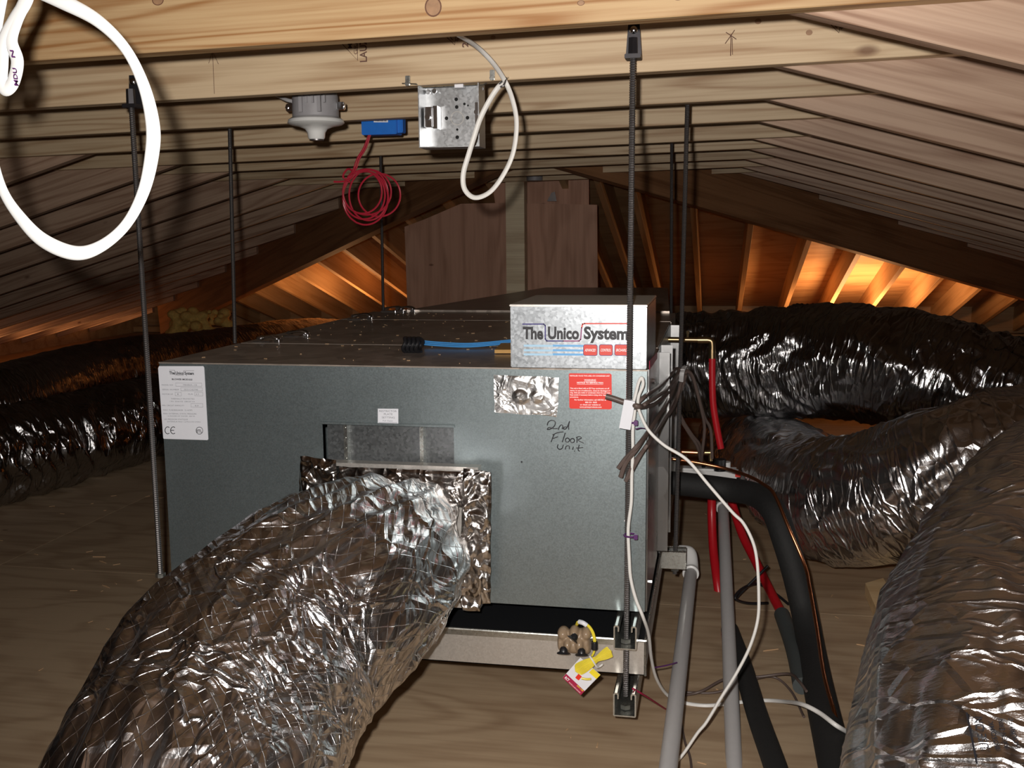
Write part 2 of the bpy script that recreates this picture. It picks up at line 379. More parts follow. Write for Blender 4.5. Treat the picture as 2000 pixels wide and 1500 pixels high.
def spline(pts, k=6, closed=False):
    P = [Vector(p) for p in pts]; n = len(P); out = []
    if n < 3: return P
    for i in range(n - 1):
        p0 = P[i - 1] if i else P[0] * 2 - P[1]; p1 = P[i]; p2 = P[i + 1]; p3 = P[i + 2] if i + 2 < n else P[-1] * 2 - P[-2]
        for j in range(k):
            t = j / k
            out.append(.5 * ((2 * p1) + (p2 - p0) * t + (2 * p0 - 5 * p1 + 4 * p2 - p3) * t * t + (3 * p1 - p0 - 3 * p2 + p3) * t ** 3))
    out.append(P[-1]); return out
def frames(P, up=None):
    out = []; T = []
    for i in range(len(P)):
        a = P[max(0, i - 1)]; b = P[min(len(P) - 1, i + 1)]; d = b - a
        T.append(d.normalized() if d.length > 1e-9 else (T[-1] if T else Vector((0, 0, 1))))
    a = (Vector(up) - T[0] * T[0].dot(Vector(up))).normalized() if up is not None else frame(T[0])[0]
    for t in T:
        a = a - t * a.dot(t)
        a = a.normalized() if a.length > 1e-6 else frame(t)[0]
        out.append((a.copy(), t.cross(a).normalized()))
    return out
def prism(name, pts, y0, y1, ang, mat, parent, bev=.0015):
    """board: outline in (x, z), thick from y0 to y1; object turned by ang so that its grain runs along its length"""
    c = Vector((sum(p[0] for p in pts) / len(pts), (y0 + y1) / 2, sum(p[1] for p in pts) / len(pts)))
    R = Matrix.Rotation(ang, 3, 'Y'); Ri = R.inverted(); n = len(pts)
    vs = [Ri @ (Vector((x, y0, z)) - c) for x, z in pts] + [Ri @ (Vector((x, y1, z)) - c) for x, z in pts]
    fs = [tuple(range(n)), tuple(range(n, 2 * n))[::-1]] + [(i, n + i, n + (i + 1) % n, (i + 1) % n) for i in range(n)]
    me = bpy.data.meshes.new(name); me.from_pydata([tuple(v) for v in vs], [], fs)
    bm = bmesh.new(); bm.from_mesh(me); bmesh.ops.recalc_face_normals(bm, faces=bm.faces)
    if bev: bmesh.ops.bevel(bm, geom=list(bm.edges), offset=bev, segments=1, affect='EDGES')
    bm.to_mesh(me); bm.free(); me.materials.append(M[mat])
    o = bpy.data.objects.new(name, me); COL.objects.link(o)
    if parent: o.parent = parent; o.location = c - parent_world(parent)
    else: o.location = c
    o.rotation_euler = (0, ang, 0); return o
def beam(name, p0, p1, h, t, mat, parent, updir=(0, 0, 1)):
    """straight board whose bottom edge runs p0 -> p1, h tall, t thick"""
    p0 = Vector(p0); p1 = Vector(p1); d = (p1 - p0); Ln = d.length; d.normalize()
    side = d.cross(Vector(updir)).normalized(); upv = side.cross(d).normalized()
    vs = []
    for x in (-Ln / 2, Ln / 2):
        for y in (-t / 2, t / 2):
            for z in (0, h): vs.append((x, y, z))
    me = bpy.data.meshes.new(name)
    me.from_pydata(vs, [], [(0, 1, 3, 2), (4, 6, 7, 5), (0, 4, 5, 1), (2, 3, 7, 6), (0, 2, 6, 4), (1, 5, 7, 3)])
    bm = bmesh.new(); bm.from_mesh(me); bmesh.ops.recalc_face_normals(bm, faces=bm.faces); bmesh.ops.bevel(bm, geom=list(bm.edges), offset=.0015, segments=1, affect='EDGES'); bm.to_mesh(me); bm.free()
    me.materials.append(M[mat]); o = bpy.data.objects.new(name, me); COL.objects.link(o)
    c = (p0 + p1) / 2
    o.matrix_world = Matrix(((d.x, side.x, upv.x, 0), (d.y, side.y, upv.y, 0), (d.z, side.z, upv.z, 0), (0, 0, 0, 1)))
    rot = o.rotation_euler.copy()
    if parent: o.parent = parent; o.matrix_parent_inverse = Matrix.Identity(4); o.location = c - parent_world(parent)
    else: o.location = c
    o.rotation_euler = rot
    return o
_txt = {}
def text_data(s, bold):
    k = (s, bold)
    if k not in _txt:
        cu = bpy.data.curves.new('t', 'FONT'); cu.body = s; cu.size = 1; cu.offset = bold; cu.resolution_u = 3
        o = bpy.data.objects.new('t', cu); COL.objects.link(o)
        bpy.context.view_layer.update()
        me = bpy.data.meshes.new_from_object(o.evaluated_get(bpy.context.evaluated_depsgraph_get()))
        vs = [v.co.copy() for v in me.vertices]; fs = [tuple(p.vertices) for p in me.polygons]
        bpy.data.objects.remove(o); bpy.data.curves.remove(cu); bpy.data.meshes.remove(me)
        _txt[k] = (vs, fs)
    return _txt[k]
def text(mb, s, P0, P1, h, up=None, bold=0., nrm=None, lift=.0004, shear=0):
    """writes s from P0 to P1 (its exact width), capital height h"""
    vs, fs = text_data(s, bold)
    if not vs: return
    x0 = min(v.x for v in vs); x1 = max(v.x for v in vs)
    P0 = Vector(P0); P1 = Vector(P1); d = P1 - P0; w = d.length; d.normalize()
    nrm = Vector(nrm or (0, -1, 0)); upv = Vector(up).normalized() if up is not None else nrm.cross(d).normalized()
    mb.add([P0 + d * ((v.x - x0) / (x1 - x0) * w + shear * v.y / .73 * h) + upv * (v.y / .73 * h) + nrm * lift for v in vs], fs)
def rrect(c, hw, hh, r, ax, up, n=4):
    pts = []
    for sx, sy, a0 in ((1, 1, 0), (-1, 1, 90), (-1, -1, 180), (1, -1, 270)):
        for k in range(n + 1):
            a = math.radians(a0 + 90 * k / n)
            pts.append(Vector(c) + Vector(ax) * (sx * (hw - r) + r * math.cos(a)) + Vector(up) * (sy * (hh - r) + r * math.sin(a)))
    return pts
def PY(pts, y, dy=0): return [AY(a, b, y) for a, b in pts]

# ================================================================== THE SETTING
RZ, RX = 1.748, -.909                                   # ridge: height of the rafter undersides and its x
sR, sL = .28, .29
def zr(x): return 1.46 - sR * (x - .12)
def zl(x): return 1.417 + sL * (x + 2.05)
XR, XL, YB, YF, YH = 4.8, -6.4, -2.0, 10.8, 5.1
def structure(o): o['kind'] = 'structure'; return o
fl = bpy.data.objects.new('floor', None); COL.objects.link(fl); fl.location = (0, 0, 0); fl['kind'] = 'structure'
mb = MB(); mb.box((XL, YB, FZ - .2), (XR, YF + .1, FZ - .02)); mb.build('floor_deck', 'floor', fl)
ys = [YB, -.2, 1.36, 2.92, 4.48, 6.04, 7.6, YF]
for i in range(len(ys) - 1):
    xs = [XL, -2.3, .8, XR] if i % 2 else [XL, -3.9, -.75, 2.35, XR]
    if i == 2: xs = [XL, -2.6, .8, XR]
    for j in range(len(xs) - 1):
        m = MB(); m.box((xs[j] + .001, ys[i] + .001, FZ - .02), (xs[j + 1] - .001, ys[i + 1] - .001, FZ)); m.build('plywood_sheet', 'floor', fl)
ce = bpy.data.objects.new('ceiling', None); COL.objects.link(ce); ce['kind'] = 'structure'
ZT = RZ + .245
def sheet(pts, t=.015):
    m = MB(); m.slab(pts, (0, 0, 1), t); return m.build('roof_sheathing', 'sheath', ce)
sheet([(RX, YB, ZT), (XR, YB, ZT - sR * (XR - RX)), (XR, YH + XR - RX, ZT - sR * (XR - RX)), (RX, YH, ZT)])
sheet([(RX, YH, ZT), (XL, YH + (RX - XL), ZT - sL * (RX - XL)), (XL, YB, ZT - sL * (RX - XL)), (RX, YB, ZT)])
sheet([(RX, YH, ZT), (XR, YH + XR - RX, ZT - sR * (XR - RX)), (XL, YH + (RX - XL), ZT - sR * (XR - RX))])
for nm, a, b in (('wall_right', (XR, YB, FZ), (XR + .1, YF + .1, .42)), ('wall_left', (XL - .1, YB, FZ), (XL, YF + .1, .42)), ('wall_far', (XL, YF, FZ), (XR, YF + .1, .42)), ('wall_back', (XL, YB - .1, FZ), (XR, YB, 2.1))):
    m = MB(); m.box(a, b); structure(m.build(nm, 'sheath'))
# collar ties and rafters
TY = [.06, .58, 1.10, 1.62, 2.13, 2.655, 3.175, 3.765, 4.236, 4.82, 5.42, 5.96]
TH = .038
for i, y in enumerate(TY):
    y0, y1 = y - TH, y
    zb = lambda x: 1.46 + .02 * (x - .12)
    # right end of a tie is cut along the roof slope
    zt = lambda x: zb(x) + .2
    zroofR = lambda x: ZT - sR * (x - RX) - .012
    zroofL = lambda x: ZT + sL * (x - RX) - .012
    xa = RX + (ZT - .012 - 1.6374 + .02 * (0)) / sR
    xs_top = [x for x in np.linspace(RX, 2, 400) if zroofR(x) >= zt(x)][-1]
    xs_bot = min([x for x in np.linspace(RX, 3, 400) if zroofR(x) >= zb(x)][-1], .62)
    xl_top = [x for x in np.linspace(-4, RX, 400) if zroofL(x) >= zt(x)][0]
    xl_bot = max([x for x in np.linspace(-5, RX, 400) if zroofL(x) >= zb(x)][0], -2.55)
    if y > 5.3: xs_bot = min(xs_bot, .3)
    pts = [(xl_bot, zb(xl_bot)), (xs_bot, zb(xs_bot)), (xs_bot, zroofR(xs_bot)), (xs_top, zt(xs_top)), (xl_top, zt(xl_top)), (xl_bot, zroofL(xl_bot))]
    o = prism('collar_tie', pts, y0, y1, -.02, 'near_tie' if i <= 3 else 'tie', ce)
    if i == 3: o['label'] = 'golden nearest tie with a large round knot'
    # rafters just behind the tie
    y2, y3 = y1 + .001, y1 + TH + .001
    lim = (y2 - YH) if y2 > YH else None
    xe = XR - .02; h = .235
    x0 = RX if lim is None else RX + lim + .1
    prism('rafter', [(x0, zr(x0)), (xe, zr(xe)), (xe, zr(xe) + h), (x0, zr(x0) + h)], y2, y3, math.atan(sR), 'rafter', ce)
    xe = XL + .02; x0 = RX if lim is None else RX - lim - .1
    prism('rafter', [(xe, zl(xe)), (x0, zl(x0)), (x0, zl(x0) + h), (xe, zl(xe) + h)], y2, y3, -math.atan(sL), 'rafter', ce)
for y in np.arange(6.50, 10.4, .54):                      # rafters past the ties, running down to the side eaves
    d = y - YH + .1
    for sg, z_, s_, e in ((1, zr, sR, XR - .02), (-1, zl, sL, XL + .02)):
        x0 = RX + sg * d
        if sg * (e - x0) < .3: continue
        a, b = (x0, e) if sg > 0 else (e, x0)
        prism('rafter', [(a, z_(a)), (b, z_(b)), (b, z_(b) + .235), (a, z_(a) + .235)], y, y + TH, sg * math.atan(s_), 'rafter', ce)
# the two hip beams
for sg, s_, L_ in ((1, .28, 4.75), (-1, .292, 4.6)):
    o = beam('hip_beam', (RX + sg * .0, YH, 1.50), (RX + sg * L_, YH + L_, 1.50 - s_ * L_), .34, .075, 'lvl', ce)
    o['label'] = 'dark laminated hip beam'
# jack rafters of the far slope, seen from below
def jack_at(px, py):
    d = ray(px, py); t = (RZ - .28 * (C0.y - YH) - C0.z) / (d.z + .28 * d.y); return (C0 + d * t).x
jx = [jack_at(*q) for q in [(1215, 500), (1290, 600), (1365, 600), (1445, 600), (1535, 600), (1620, 600), (1705, 600), (1775, 612), (1850, 620), (1930, 625), (2010, 630)]]
jx += [-1.35, -1.72, -2.08, -2.45, -2.81, -3.17, -3.53, -3.9, -4.26, -.9]
jx += [max(jx) + .36, max(jx) + .72, max(jx) + 1.08, max(jx) + 1.44, -4.62, -4.98]
for x in jx:
    if x > XR - .2: continue
    y0 = YH + abs(x - RX) + .06; y1 = YF - .01
    z = lambda y: RZ - .28 * (y - YH)
    beam('jack_rafter', (x, y0, z(y0)), (x, y1, z(y1)), .225, .038, 'jack', ce)
# wall plates under the far and side eaves
beam('wall_plate', (XL, YF - .12, .085), (XR, YF - .12, .085), .06, .14, 'jack', ce)
# post and plywood sheets at the far end
wf = bpy.data.objects.new('wall_partition', None); COL.objects.link(wf); wf['kind'] = 'structure'
a = AY(990, 335, 6.02); b = AY(1028, 600, 6.02)
m = MB(); m.box((a.x, 5.975, FZ), (b.x, 6.065, a.z + .14)); m.build('post', 'post', wf)
def ply(pts, y, name='plywood_panel'):
    q = [AY(px, py, y) for px, py in pts]
    m = MB(); m.slab([q[i] for i in range(len(q))], (0, 1, 0), .018); return m.build(name, 'panel', wf)
ply([(797, 640), (790, 443), (830, 428), (900, 398), (995, 396), (995, 640)], 6.16)
ply([(1026, 640), (1026, 397), (1166, 400), (1168, 640)], 6.16)
o = ply([(1000, 640), (960, 345), (1150, 345), (1150, 640)], 6.32, 'backing_panel')
m = MB(); q = AY(1095, 372, 6.1)
m.slab([AY(1069, 393, 6.14), AY(1077, 377, 6.14), AY(1084, 374, 6.14), AY(1088, 393, 6.14)], (0, -1, 0), .01)
tag(m.build('joist_hanger', 'chrome'), 'small galvanised metal hanger plate above the right plywood panel', 'hanger')

# stamps, knots and pencil marks printed on the second tie
T2 = [o for o in ce.children if o.name.startswith('collar_tie')][4]
T1 = [o for o in ce.children if o.name.startswith('collar_tie')][3]
yT = 2.13 - TH - .0006
m = MB()
up_l = (AY(700, 60, yT) - AY(700, 125, yT)).normalized()
nx = Vector((0, -1, 0))
def rot_text(mb, s, px, pyb, pyt, hpx, y, bold=0):
    text(mb, s, AY(px, pyb, y), AY(px, pyt, y), hpx * y / FPX, up=(-1, 0, 0), bold=bold)
def stroke(mb, pts, y, w=1.2, dy=.0008):
    P = [AY(a, b, y) for a, b in pts]
    mb.tube(P, w * y / FPX / 2, n=4, smooth=0)
rot_text(m, 'LAUZ', 716, 126, 80, 15, yT, .02)
rot_text(m, 'MS', 688, 99, 82, 10, yT, .01)
rot_text(m, 'GRA', 698, 111, 82, 8, yT)
stroke(m, [(663, 84), (698, 123), (698, 60)], yT, 1.6); stroke(m, [(663, 84), (690, 62)], yT, 1.6)
rot_text(m, '21', 914, 102, 84, 12, yT, .03)
for (cx, cy, sc) in ((888, 80, 1), (1637, 73, 1)):
    stroke(m, [(cx - 15, cy + 2), (cx, cy + 17), (cx + 3, cy - 3), (cx + 12, cy - 10), (cx + 12, cy + 3), (cx + 4, cy + 10)], yT, 1.5)
    stroke(m, [(cx + 8 * math.cos(t) , cy + 8 * math.sin(t)) for t in np.linspace(2, 7.6, 14)], yT, 1.5)
    stroke(m, [(cx - 15, cy + 2), (cx - 4, cy - 10), (cx + 4, cy - 14)], yT, 1.5)
for cx, b, t in ((415, 182, 98),):
    stroke(m, [(cx, t), (cx + 2, b)], yT, 1.1); stroke(m, [(cx - 8, t + 24), (cx, t), (cx + 11, t + 26)], yT, 1.1)
stroke(m, [(1425, 130), (1427, 88)], yT, 1.6); stroke(m, [(1429, 128), (1429, 95)], yT, 1.1)
stroke(m, [(1415, 106), (1427, 90), (1434, 80)], yT, 1.5); stroke(m, [(1417, 84), (1437, 98)], yT, 1.5)
m.build('printed_stamp', 'stamp', T2)
def knotdisc(px, py, rx, ry, y, par):
    c = AY(px, py, y); m = MB(); n = 20; rx *= y / FPX; ry *= y / FPX
    vs = [c] ; fs = []
    for j, k_ in ((1, 1.),):
        for k in range(n):
            t = 2 * math.pi * k / n; vs.append(c + Vector((math.cos(t) * rx, 0, math.sin(t) * ry)))
    fs = [(0, 1 + k, 1 + (k + 1) % n) for k in range(n)]
    m.add(vs, fs)
    return m
y1_ = 1.62 - TH - .0005
for q in ((845, 28, 17, 19), (1133, 27, 7, 5), (308, 3, 13, 10), (1323, 22, 9, 4)):
    k = knotdisc(*q, y1_, T1).build('knot', 'knotring', T1); m = knotdisc(q[0], q[1], q[2] * .84, q[3] * .84, y1_ - .0004, T1); m.build('knot_heart', 'knot', k)
for q in ((1480, 64, 6, 5), (1579, 88, 6, 5), (1698, 87, 5, 5), (963, 84, 5, 4)): knotdisc(*q, yT, T2).build('knot', 'knot', T2)

# ================================================================== AIR HANDLER
UX0, UX1, UY0, UY1, UZ0, UZ1 = -1.18, -.13, 2.05, 3.5, .38, .879
ah = thing('air_handler', 'large grey sheet metal air handler cabinet hung in the middle of the attic', 'air handler', (-.65, 2.75, UZ0))
t_ = .003
hx0, hx1 = AY(629, 830, UY0).x, AY(886, 830, UY0).x; hz1 = AY(760, 829, UY0).z; hz0 = AY(760, 960, UY0).z
cab = MB()
cab.box((UX0, UY0 + t_, UZ0), (UX0 + t_, 2.44, UZ1 - t_)); cab.box((UX1 - t_, UY0 + t_, UZ0), (UX1, 2.44, UZ1 - t_)); cab.box((UX0, UY0 + t_, UZ0), (UX1, 2.44, UZ0 + t_))
cab.box((UX0, 2.43, UZ0 + t_), (UX1, 2.44, UZ1 - t_))
cab.build('blower_cabinet', 'cab', ah)
fp = MB()
fp.box((UX0, UY0, UZ0), (hx0, UY0 + t_, UZ1)); fp.box((hx1, UY0, UZ0), (UX1, UY0 + t_, UZ1))
fp.box((hx0, UY0, hz1), (hx1, UY0 + t_, UZ1)); fp.box((hx0, UY0, UZ0), (hx1, UY0 + t_, hz0))
# rolled lips at the top, the right side and over the slot
fp.box((hx0 - .004, UY0 - .006, hz1 - .002), (hx1 + .003, UY0, hz1 + .003))
fpo = fp.build('front_panel', 'cab', ah)
tp = MB(); tp.box((UX0 - .001, UY0 - .001, UZ1 - t_), (UX1 + .001, 2.437, UZ1)); tp.build('top_panel', 'cabtop', ah)
rp = MB(); rp.box((hx0, UY0 + .03, hz0), (hx1, UY0 + .033, hz1)); rpo = rp.build('restrictor_plate', 'rplate', ah)
for px in (681, 828):
    rb = MB(); x = AY(px, 870, UY0 + .03).x; rb.box((x - .004, UY0 + .012, hz0), (x + .004, UY0 + .03, hz1))
    for k in range(6):
        z = hz1 - .012 - k * .022
        rb.cyl((x, UY0 + .0122, z), (x, UY0 + .011, z), .0016, n=8)
    rb.build('plate_rib', 'strut', rpo)
# second and third modules
mod = MB(); mod.bbox((UX0, 2.447, UZ0), (UX1, 3.16, UZ1 - .002), .002); mod.build('coil_cabinet', 'cab', ah)
m = MB(); m.box((UX0 + .001, 2.446, UZ1 - .002), (UX1 - .001, 3.16, UZ1)); m.build('top_panel', 'cabtop', ah)
mod = MB(); mod.bbox((UX0, 3.167, UZ0), (UX1, UY1, UZ1), .002); mod.build('heating_cabinet', 'cabtop', ah)
# supply plenum, its top a little higher and tapered at the left
pl = MB()
a0, a1 = (UX0 + .12, 3.505), (UX1 - .02, 3.505)
b0, b1 = (UX0 + .42, 4.7), (UX1 - .08, 4.7)
pl.add([(a0[0], a0[1], .42), (a1[0], a1[1], .42), (b1[0], b1[1], .46), (b0[0], b0[1], .46), (a0[0], a0[1], .885), (a1[0], a1[1], .885), (b1[0], b1[1], .90), (b0[0], b0[1], .90)],
       [(0, 3, 2, 1), (4, 5, 6, 7), (0, 1, 5, 4), (1, 2, 6, 5), (2, 3, 7, 6), (3, 0, 4, 7)])
pl.build('supply_plenum', 'cabtop', ah)
# flanges that stand out of the right side
for y in (2.44, 2.60, 3.16):
    m = MB(); m.box((UX1, y - .002, UZ0 + .01), (UX1 + .028, y + .002, UZ1 - .01)); m.build('side_flange', 'side', ah)
m = MB(); m.box((UX1 + .001, 2.05 + .004, UZ0 + .0), (UX1 + .004, 2.43, UZ1)); m.build('side_panel', 'side', ah)
# latches along the top left edge and screws on the right side
def latch(p, s=1.):
    p = Vector(p); m = MB()
    m.box(p + Vector((-.035, -.013, 0)) * s, p + Vector((.01, .013, .004)) * s)
    m.cyl(p + Vector((-.02, -.012, .01)) * s, p + Vector((-.02, .012, .01)) * s, .005 * s, n=10)
    m.tube([p + Vector(q) * s for q in ((-.02, -.01, .012), (.012, -.012, .016), (.03, -.008, .010), (.03, .008, .010), (.012, .012, .016), (-.02, .01, .012))], .0025 * s, n=6, smooth=3)
    m.bbox(p + Vector((.022, -.012, .0)) * s, p + Vector((.036, .012, .008)) * s, .001)
    m.build('latch', 'chrome', ah, True)
for q in ((523, 668), (580, 657), (705, 624), (768, 609), (790, 609)):
    w = AZ(*q, UZ1); latch((w.x, w.y, UZ1), 1.0 if q[1] > 640 else 1.15)
for q in ((1270, 1136, UX1), (1275, 745, UX1)):
    w = AX(q[0], q[1], q[2] + .004); m = MB(); m.cyl(w, w + Vector((.004, 0, 0)), .006, n=8); m.build('screw', 'chrome', ah)
w = AX(1285, 712, UX1 + .006)
m = MB(); m.slab([AX(1268, 722, UX1 + .006), AX(1268, 705, UX1 + .006), AX(1283, 688, UX1 + .006), AX(1283, 700, UX1 + .006)], (1, 0, 0), .001); m.build('side_sticker', 'maroon', ah)
for px, py in ((1019, 902), (1221, 1017)):
    w = AY(px, py, UY0); m = MB(); m.cyl(w, w + Vector((0, -.0015, 0)), .002, n=8); m.build('screw', 'ink' if px < 1100 else 'whiteink', ah)

# ---- control box on top front right
yb = UY0 - .001
bx0, bx1 = AY(997, 660, yb).x, AY(1263, 660, yb).x
cz1 = 1.003; cyb = 2.36
cb = MB(); cb.bbox((bx0, yb, UZ1 + .001), (bx1, cyb, cz1), .0015); cbo = cb.build('control_box', 'cbox', ah)
cbo['label'] = 'bright galvanised control board box on the cabinet top'
m = MB(); m.bbox((bx0 - .001, yb - .004, cz1), (bx1 + .001, cyb + .002, cz1 + .004), .001); m.build('box_lid', 'tray', cbo)
m = MB(); m.box((bx0 + .008, yb - .0012, UZ1 + .008), (bx1 - .012, yb, cz1 - .008)); m.build('cover_plate', 'cbox', cbo)
yk = yb - .0016
def Q(px, py): return AY(px, py, yk)
m = MB(); text(m, 'The', Q(1021, 661), Q(1061, 662), 24 * 2.05 / FPX, bold=.04); text(m, 'Unico', Q(1070, 661), Q(1131, 662), 24 * 2.05 / FPX, bold=.04)
text(m, 'System', Q(1140, 661), Q(1227, 663), 24 * 2.05 / FPX, bold=.04); m.build('logo_lettering', 'ink', cbo)
def ribbon(mb, pts, w, y=yk, lift=.0004):
    P = [AY(a, b, y) for a, b in pts]; w = w * 2.05 / FPX / 2
    for a, b in zip(P, P[1:]):
        d = (b - a).normalized(); n = Vector((-d.z, 0, d.x)) * w; e = d * w * .6
        mb.slab([a - e - n, b + e - n, b + e + n, a - e + n], (0, -1, 0), lift)
m = MB(); ribbon(m, [(1021, 633), (1062, 633), (1065, 636), (1065, 662), (1068, 666), (1100, 666)], 2.6); m.build('logo_line', 'navy', cbo)
m = MB(); ribbon(m, [(1100, 666), (1131, 666), (1134, 663), (1136, 640)], 2.6); m.build('logo_line', 'plum', cbo)
m = MB(); ribbon(m, [(1136, 640), (1138, 633), (1142, 632), (1227, 632)], 2.6); m.build('logo_line', 'redbtn', cbo)
for k, (ya, yb_) in enumerate(((673, 677), (682, 686), (690, 694))):
    for x0, x1, mt in ((1023, 1080, 'bar1'), (1080, 1139, 'bar2')):
        m = MB(); m.slab([Q(x0, ya), Q(x0, yb_), Q(x1, yb_ + .6), Q(x1, ya + .6)], (0, -1, 0), .0004); m.build('logo_bar', mt, cbo)
for k, (x0, x1, s) in enumerate(((1139, 1167, 'ADVANCED'), (1170, 1197, 'CONTROL'), (1200, 1230, 'BOARD'))):
    c = (Q(x0, 683.5) + Q(x1, 684)) / 2; hw = (Q(x1, 683) - Q(x0, 683)).length / 2; hh = 11.3 * 2.05 / FPX
    m = MB(); m.slab(rrect(c, hw, hh, .004, (1, 0, 0), (0, 0, 1)), (0, -1, 0), .0003); m.build('logo_button', 'navy', cbo)
    m = MB(); m.slab(rrect(c, hw - .0010, hh - .0010, .0035, (1, 0, 0), (0, 0, 1)), (0, -1, 0), .0005); m.build('logo_button', 'redbtn', cbo)
    m = MB(); text(m, s, c + Vector((-hw * .78, 0, -.0026)), c + Vector((hw * .70, 0, -.0026)), .0055, bold=.02, lift=.0007, shear=.2); m.build('button_lettering', 'whiteink', cbo)

# ---- stickers on the front panel (children of the air handler)
ys_ = UY0 - .0006
def label_quad(name, pts, mat, y=ys_, r=.006):
    q = [AY(a, b, y) for a, b in pts]; m = MB(); m.slab(q, (0, -1, 0), .0005); return m.build(name, mat, ah)
dl = label_quad('data_plate', [(309, 719), (311, 715), (397, 715), (399, 718), (407, 858), (405, 859.5), (320, 857), (319, 855)], 'paper')
def ln(mb, s, x0, x1, yb, h, y=ys_ - .0006, bold=0., sl=0.0):
    text(mb, s, AY(x0, yb, y), AY(x1, yb + sl * (x1 - x0), y), h * 2.05 / FPX, bold=bold)
m = MB()
ln(m, 'The Unico System', 331, 379, 731, 6.5, bold=.03, sl=.02)
ln(m, 'BLOWER MODULE', 336, 376, 742, 3.4, bold=.03, sl=.02)
def box_line(mb, x0, y0, x1, y1, w=.5, y=ys_ - .0006): 
    P = [(x0, y0), (x1, y0 + .3), (x1 + .3, y1 + .3), (x0 + .3, y1), (x0, y0)]
    for a, b in zip(P, P[1:]):
        mb.tube([AY(a[0], a[1], y), AY(b[0], b[1], y)], w * 2.05 / FPX / 2, n=4, smooth=0)
ribbon(m, [(331, 723), (341, 723), (342, 732), (352, 733), (358, 733), (359, 724), (379, 724)], .5, ys_ - .0006)
m.build('plate_heading', 'ink', dl)
m = MB()
ln(m, 'MODEL NO', 316, 338, 753, 3, sl=.01); ln(m, 'MB4860L-CB', 358, 385, 753, 3, sl=.01); box_line(m, 343, 748, 394, 754.5)
ln(m, 'SERIAL NUMBER', 317, 350, 762, 3, sl=.01); ln(m, '0521C4279B', 360, 387, 762, 3, sl=.01); box_line(m, 353, 757, 395, 763.5)
ln(m, 'MOTOR HP', 317, 338, 771, 3, sl=.01); box_line(m, 342, 766, 354, 773); ln(m, '1', 347, 348.5, 771, 3); ln(m, 'FLA', 368, 377, 771, 3); box_line(m, 380, 766, 396, 773); ln(m, '6.2', 383, 389, 771, 3)
ln(m, 'THERMALLY PROTECTED', 334, 380, 780, 3, sl=.01); ln(m, '1 PH  50/60 HZ  208/230 V/A', 332, 381, 785, 2.6, sl=.01)
ln(m, 'MIN. CIRCUIT AMPACITY', 317, 360, 793, 3, sl=.01); box_line(m, 373, 788, 396, 795); ln(m, '8.0', 381, 388, 793.5, 3)
ln(m, 'MAX. FUSE/BREAKER  15 AMPS', 319, 376, 802, 3, sl=.01)
ln(m, 'MAX. EXTERNAL STATIC PRESSURE', 319, 384, 809, 3, sl=.01); ln(m, '1.6 INCHES OF WATER  400 PA', 327, 381, 813.5, 2.6, sl=.01)
ln(m, 'LES PRESSION STATIQUE', 321, 367, 820, 3, sl=.01); ln(m, 'EXTERIEUR MAX 1.6 POUCES D\'EAU', 327, 392, 824.5, 2.6, sl=.01)
m.build('plate_lettering', 'inkg', dl)
m = MB()
for cx in (327.5, 338.5):
    m = MB(); P = [AY(cx + 5.2 * math.cos(t), 840.5 + 6.8 * math.sin(t), ys_ - .0006) for t in np.linspace(.9, 5.38, 14)]
    m.tube(P, .0009, n=5, smooth=0)
    if cx < 330: m.build('plate_mark', 'ink', dl)
m.tube([AY(334, 840.5, ys_ - .0006), AY(340, 840.5, ys_ - .0006)], .0008, n=5, smooth=0); m.build('plate_mark', 'ink', dl); m = MB()
for r, w in ((6.6, .0006),):
    m.tube([AY(389.5 + r * math.cos(t), 841 + (r + .3) * math.sin(t), ys_ - .0006) for t in np.linspace(0, 6.29, 22)], w, n=5, smooth=0)
ln(m, 'ETL', 384.5, 394.5, 844.5, 6.5, bold=.02); m.build('plate_mark', 'ink', dl)
rl = label_quad('restrictor_label', [(738, 798), (778, 798.5), (778, 827), (738, 826.5)], 'paper')
m = MB()
for s, x0, x1, yb_, h in (('RESTRICTOR', 741, 775, 804.5, 4), ('PLATE', 750, 767, 810.5, 4), ('SETTING', 746, 771, 817, 4), ('Full Open', 748, 767, 823, 3)): ln(m, s, x0, x1, yb_, h, sl=.01)
ribbon(m, [(740, 825.2), (776, 825.7)], .6, ys_ - .0006)
m.build('label_lettering', 'inkg', rl)
rd = label_quad('warning_sticker', [(1111, 731), (1113, 729), (1192, 729.5), (1194.5, 732), (1195, 797), (1192, 799.5), (1114, 798), (1112, 795)], 'redlab')
m = MB()
for s, x0, x1, yb_, h in (('INSTALLER: PLACE THIS LABEL ON CONDENSER UNIT', 1113, 1191, 735, 2.6), ('WARNING', 1141, 1164, 744, 3.6), ('NOTICE TO SERVICE MAN', 1127, 1178, 749, 3.6),
        ('This unit is fitted with an EZ-Trap condensate cut off', 1113.5, 1190, 759.5, 2.8), ('device. In case of malfunction, check for blockage in P', 1113.5, 1192, 764, 2.8), ('trap, drain pan outlet or condensate drain line and reset', 1113.5, 1192, 768, 2.8),
        ('float switch if necessary before trying other diagnostic', 1113.5, 1192, 772.3, 2.8), ('procedures.', 1113.5, 1130, 776.5, 2.8), ('For further information call AIRTEC at', 1122, 1184, 782, 2.8),
        ('800 521 3655', 1143, 1166, 787, 2.8), ('or check our website at', 1133, 1173, 791.5, 2.8), ('www.airtecproducts.com', 1132, 1175, 796, 2.8)):
    ln(m, s, x0, x1, yb_, h, bold=.025, sl=.006)
ribbon(m, [(1141, 745.4), (1164, 745.6)], .5, ys_ - .0006); ribbon(m, [(1127, 750.4), (1178, 750.8)], .5, ys_ - .0006)
m.build('sticker_lettering', 'whiteink', rd)
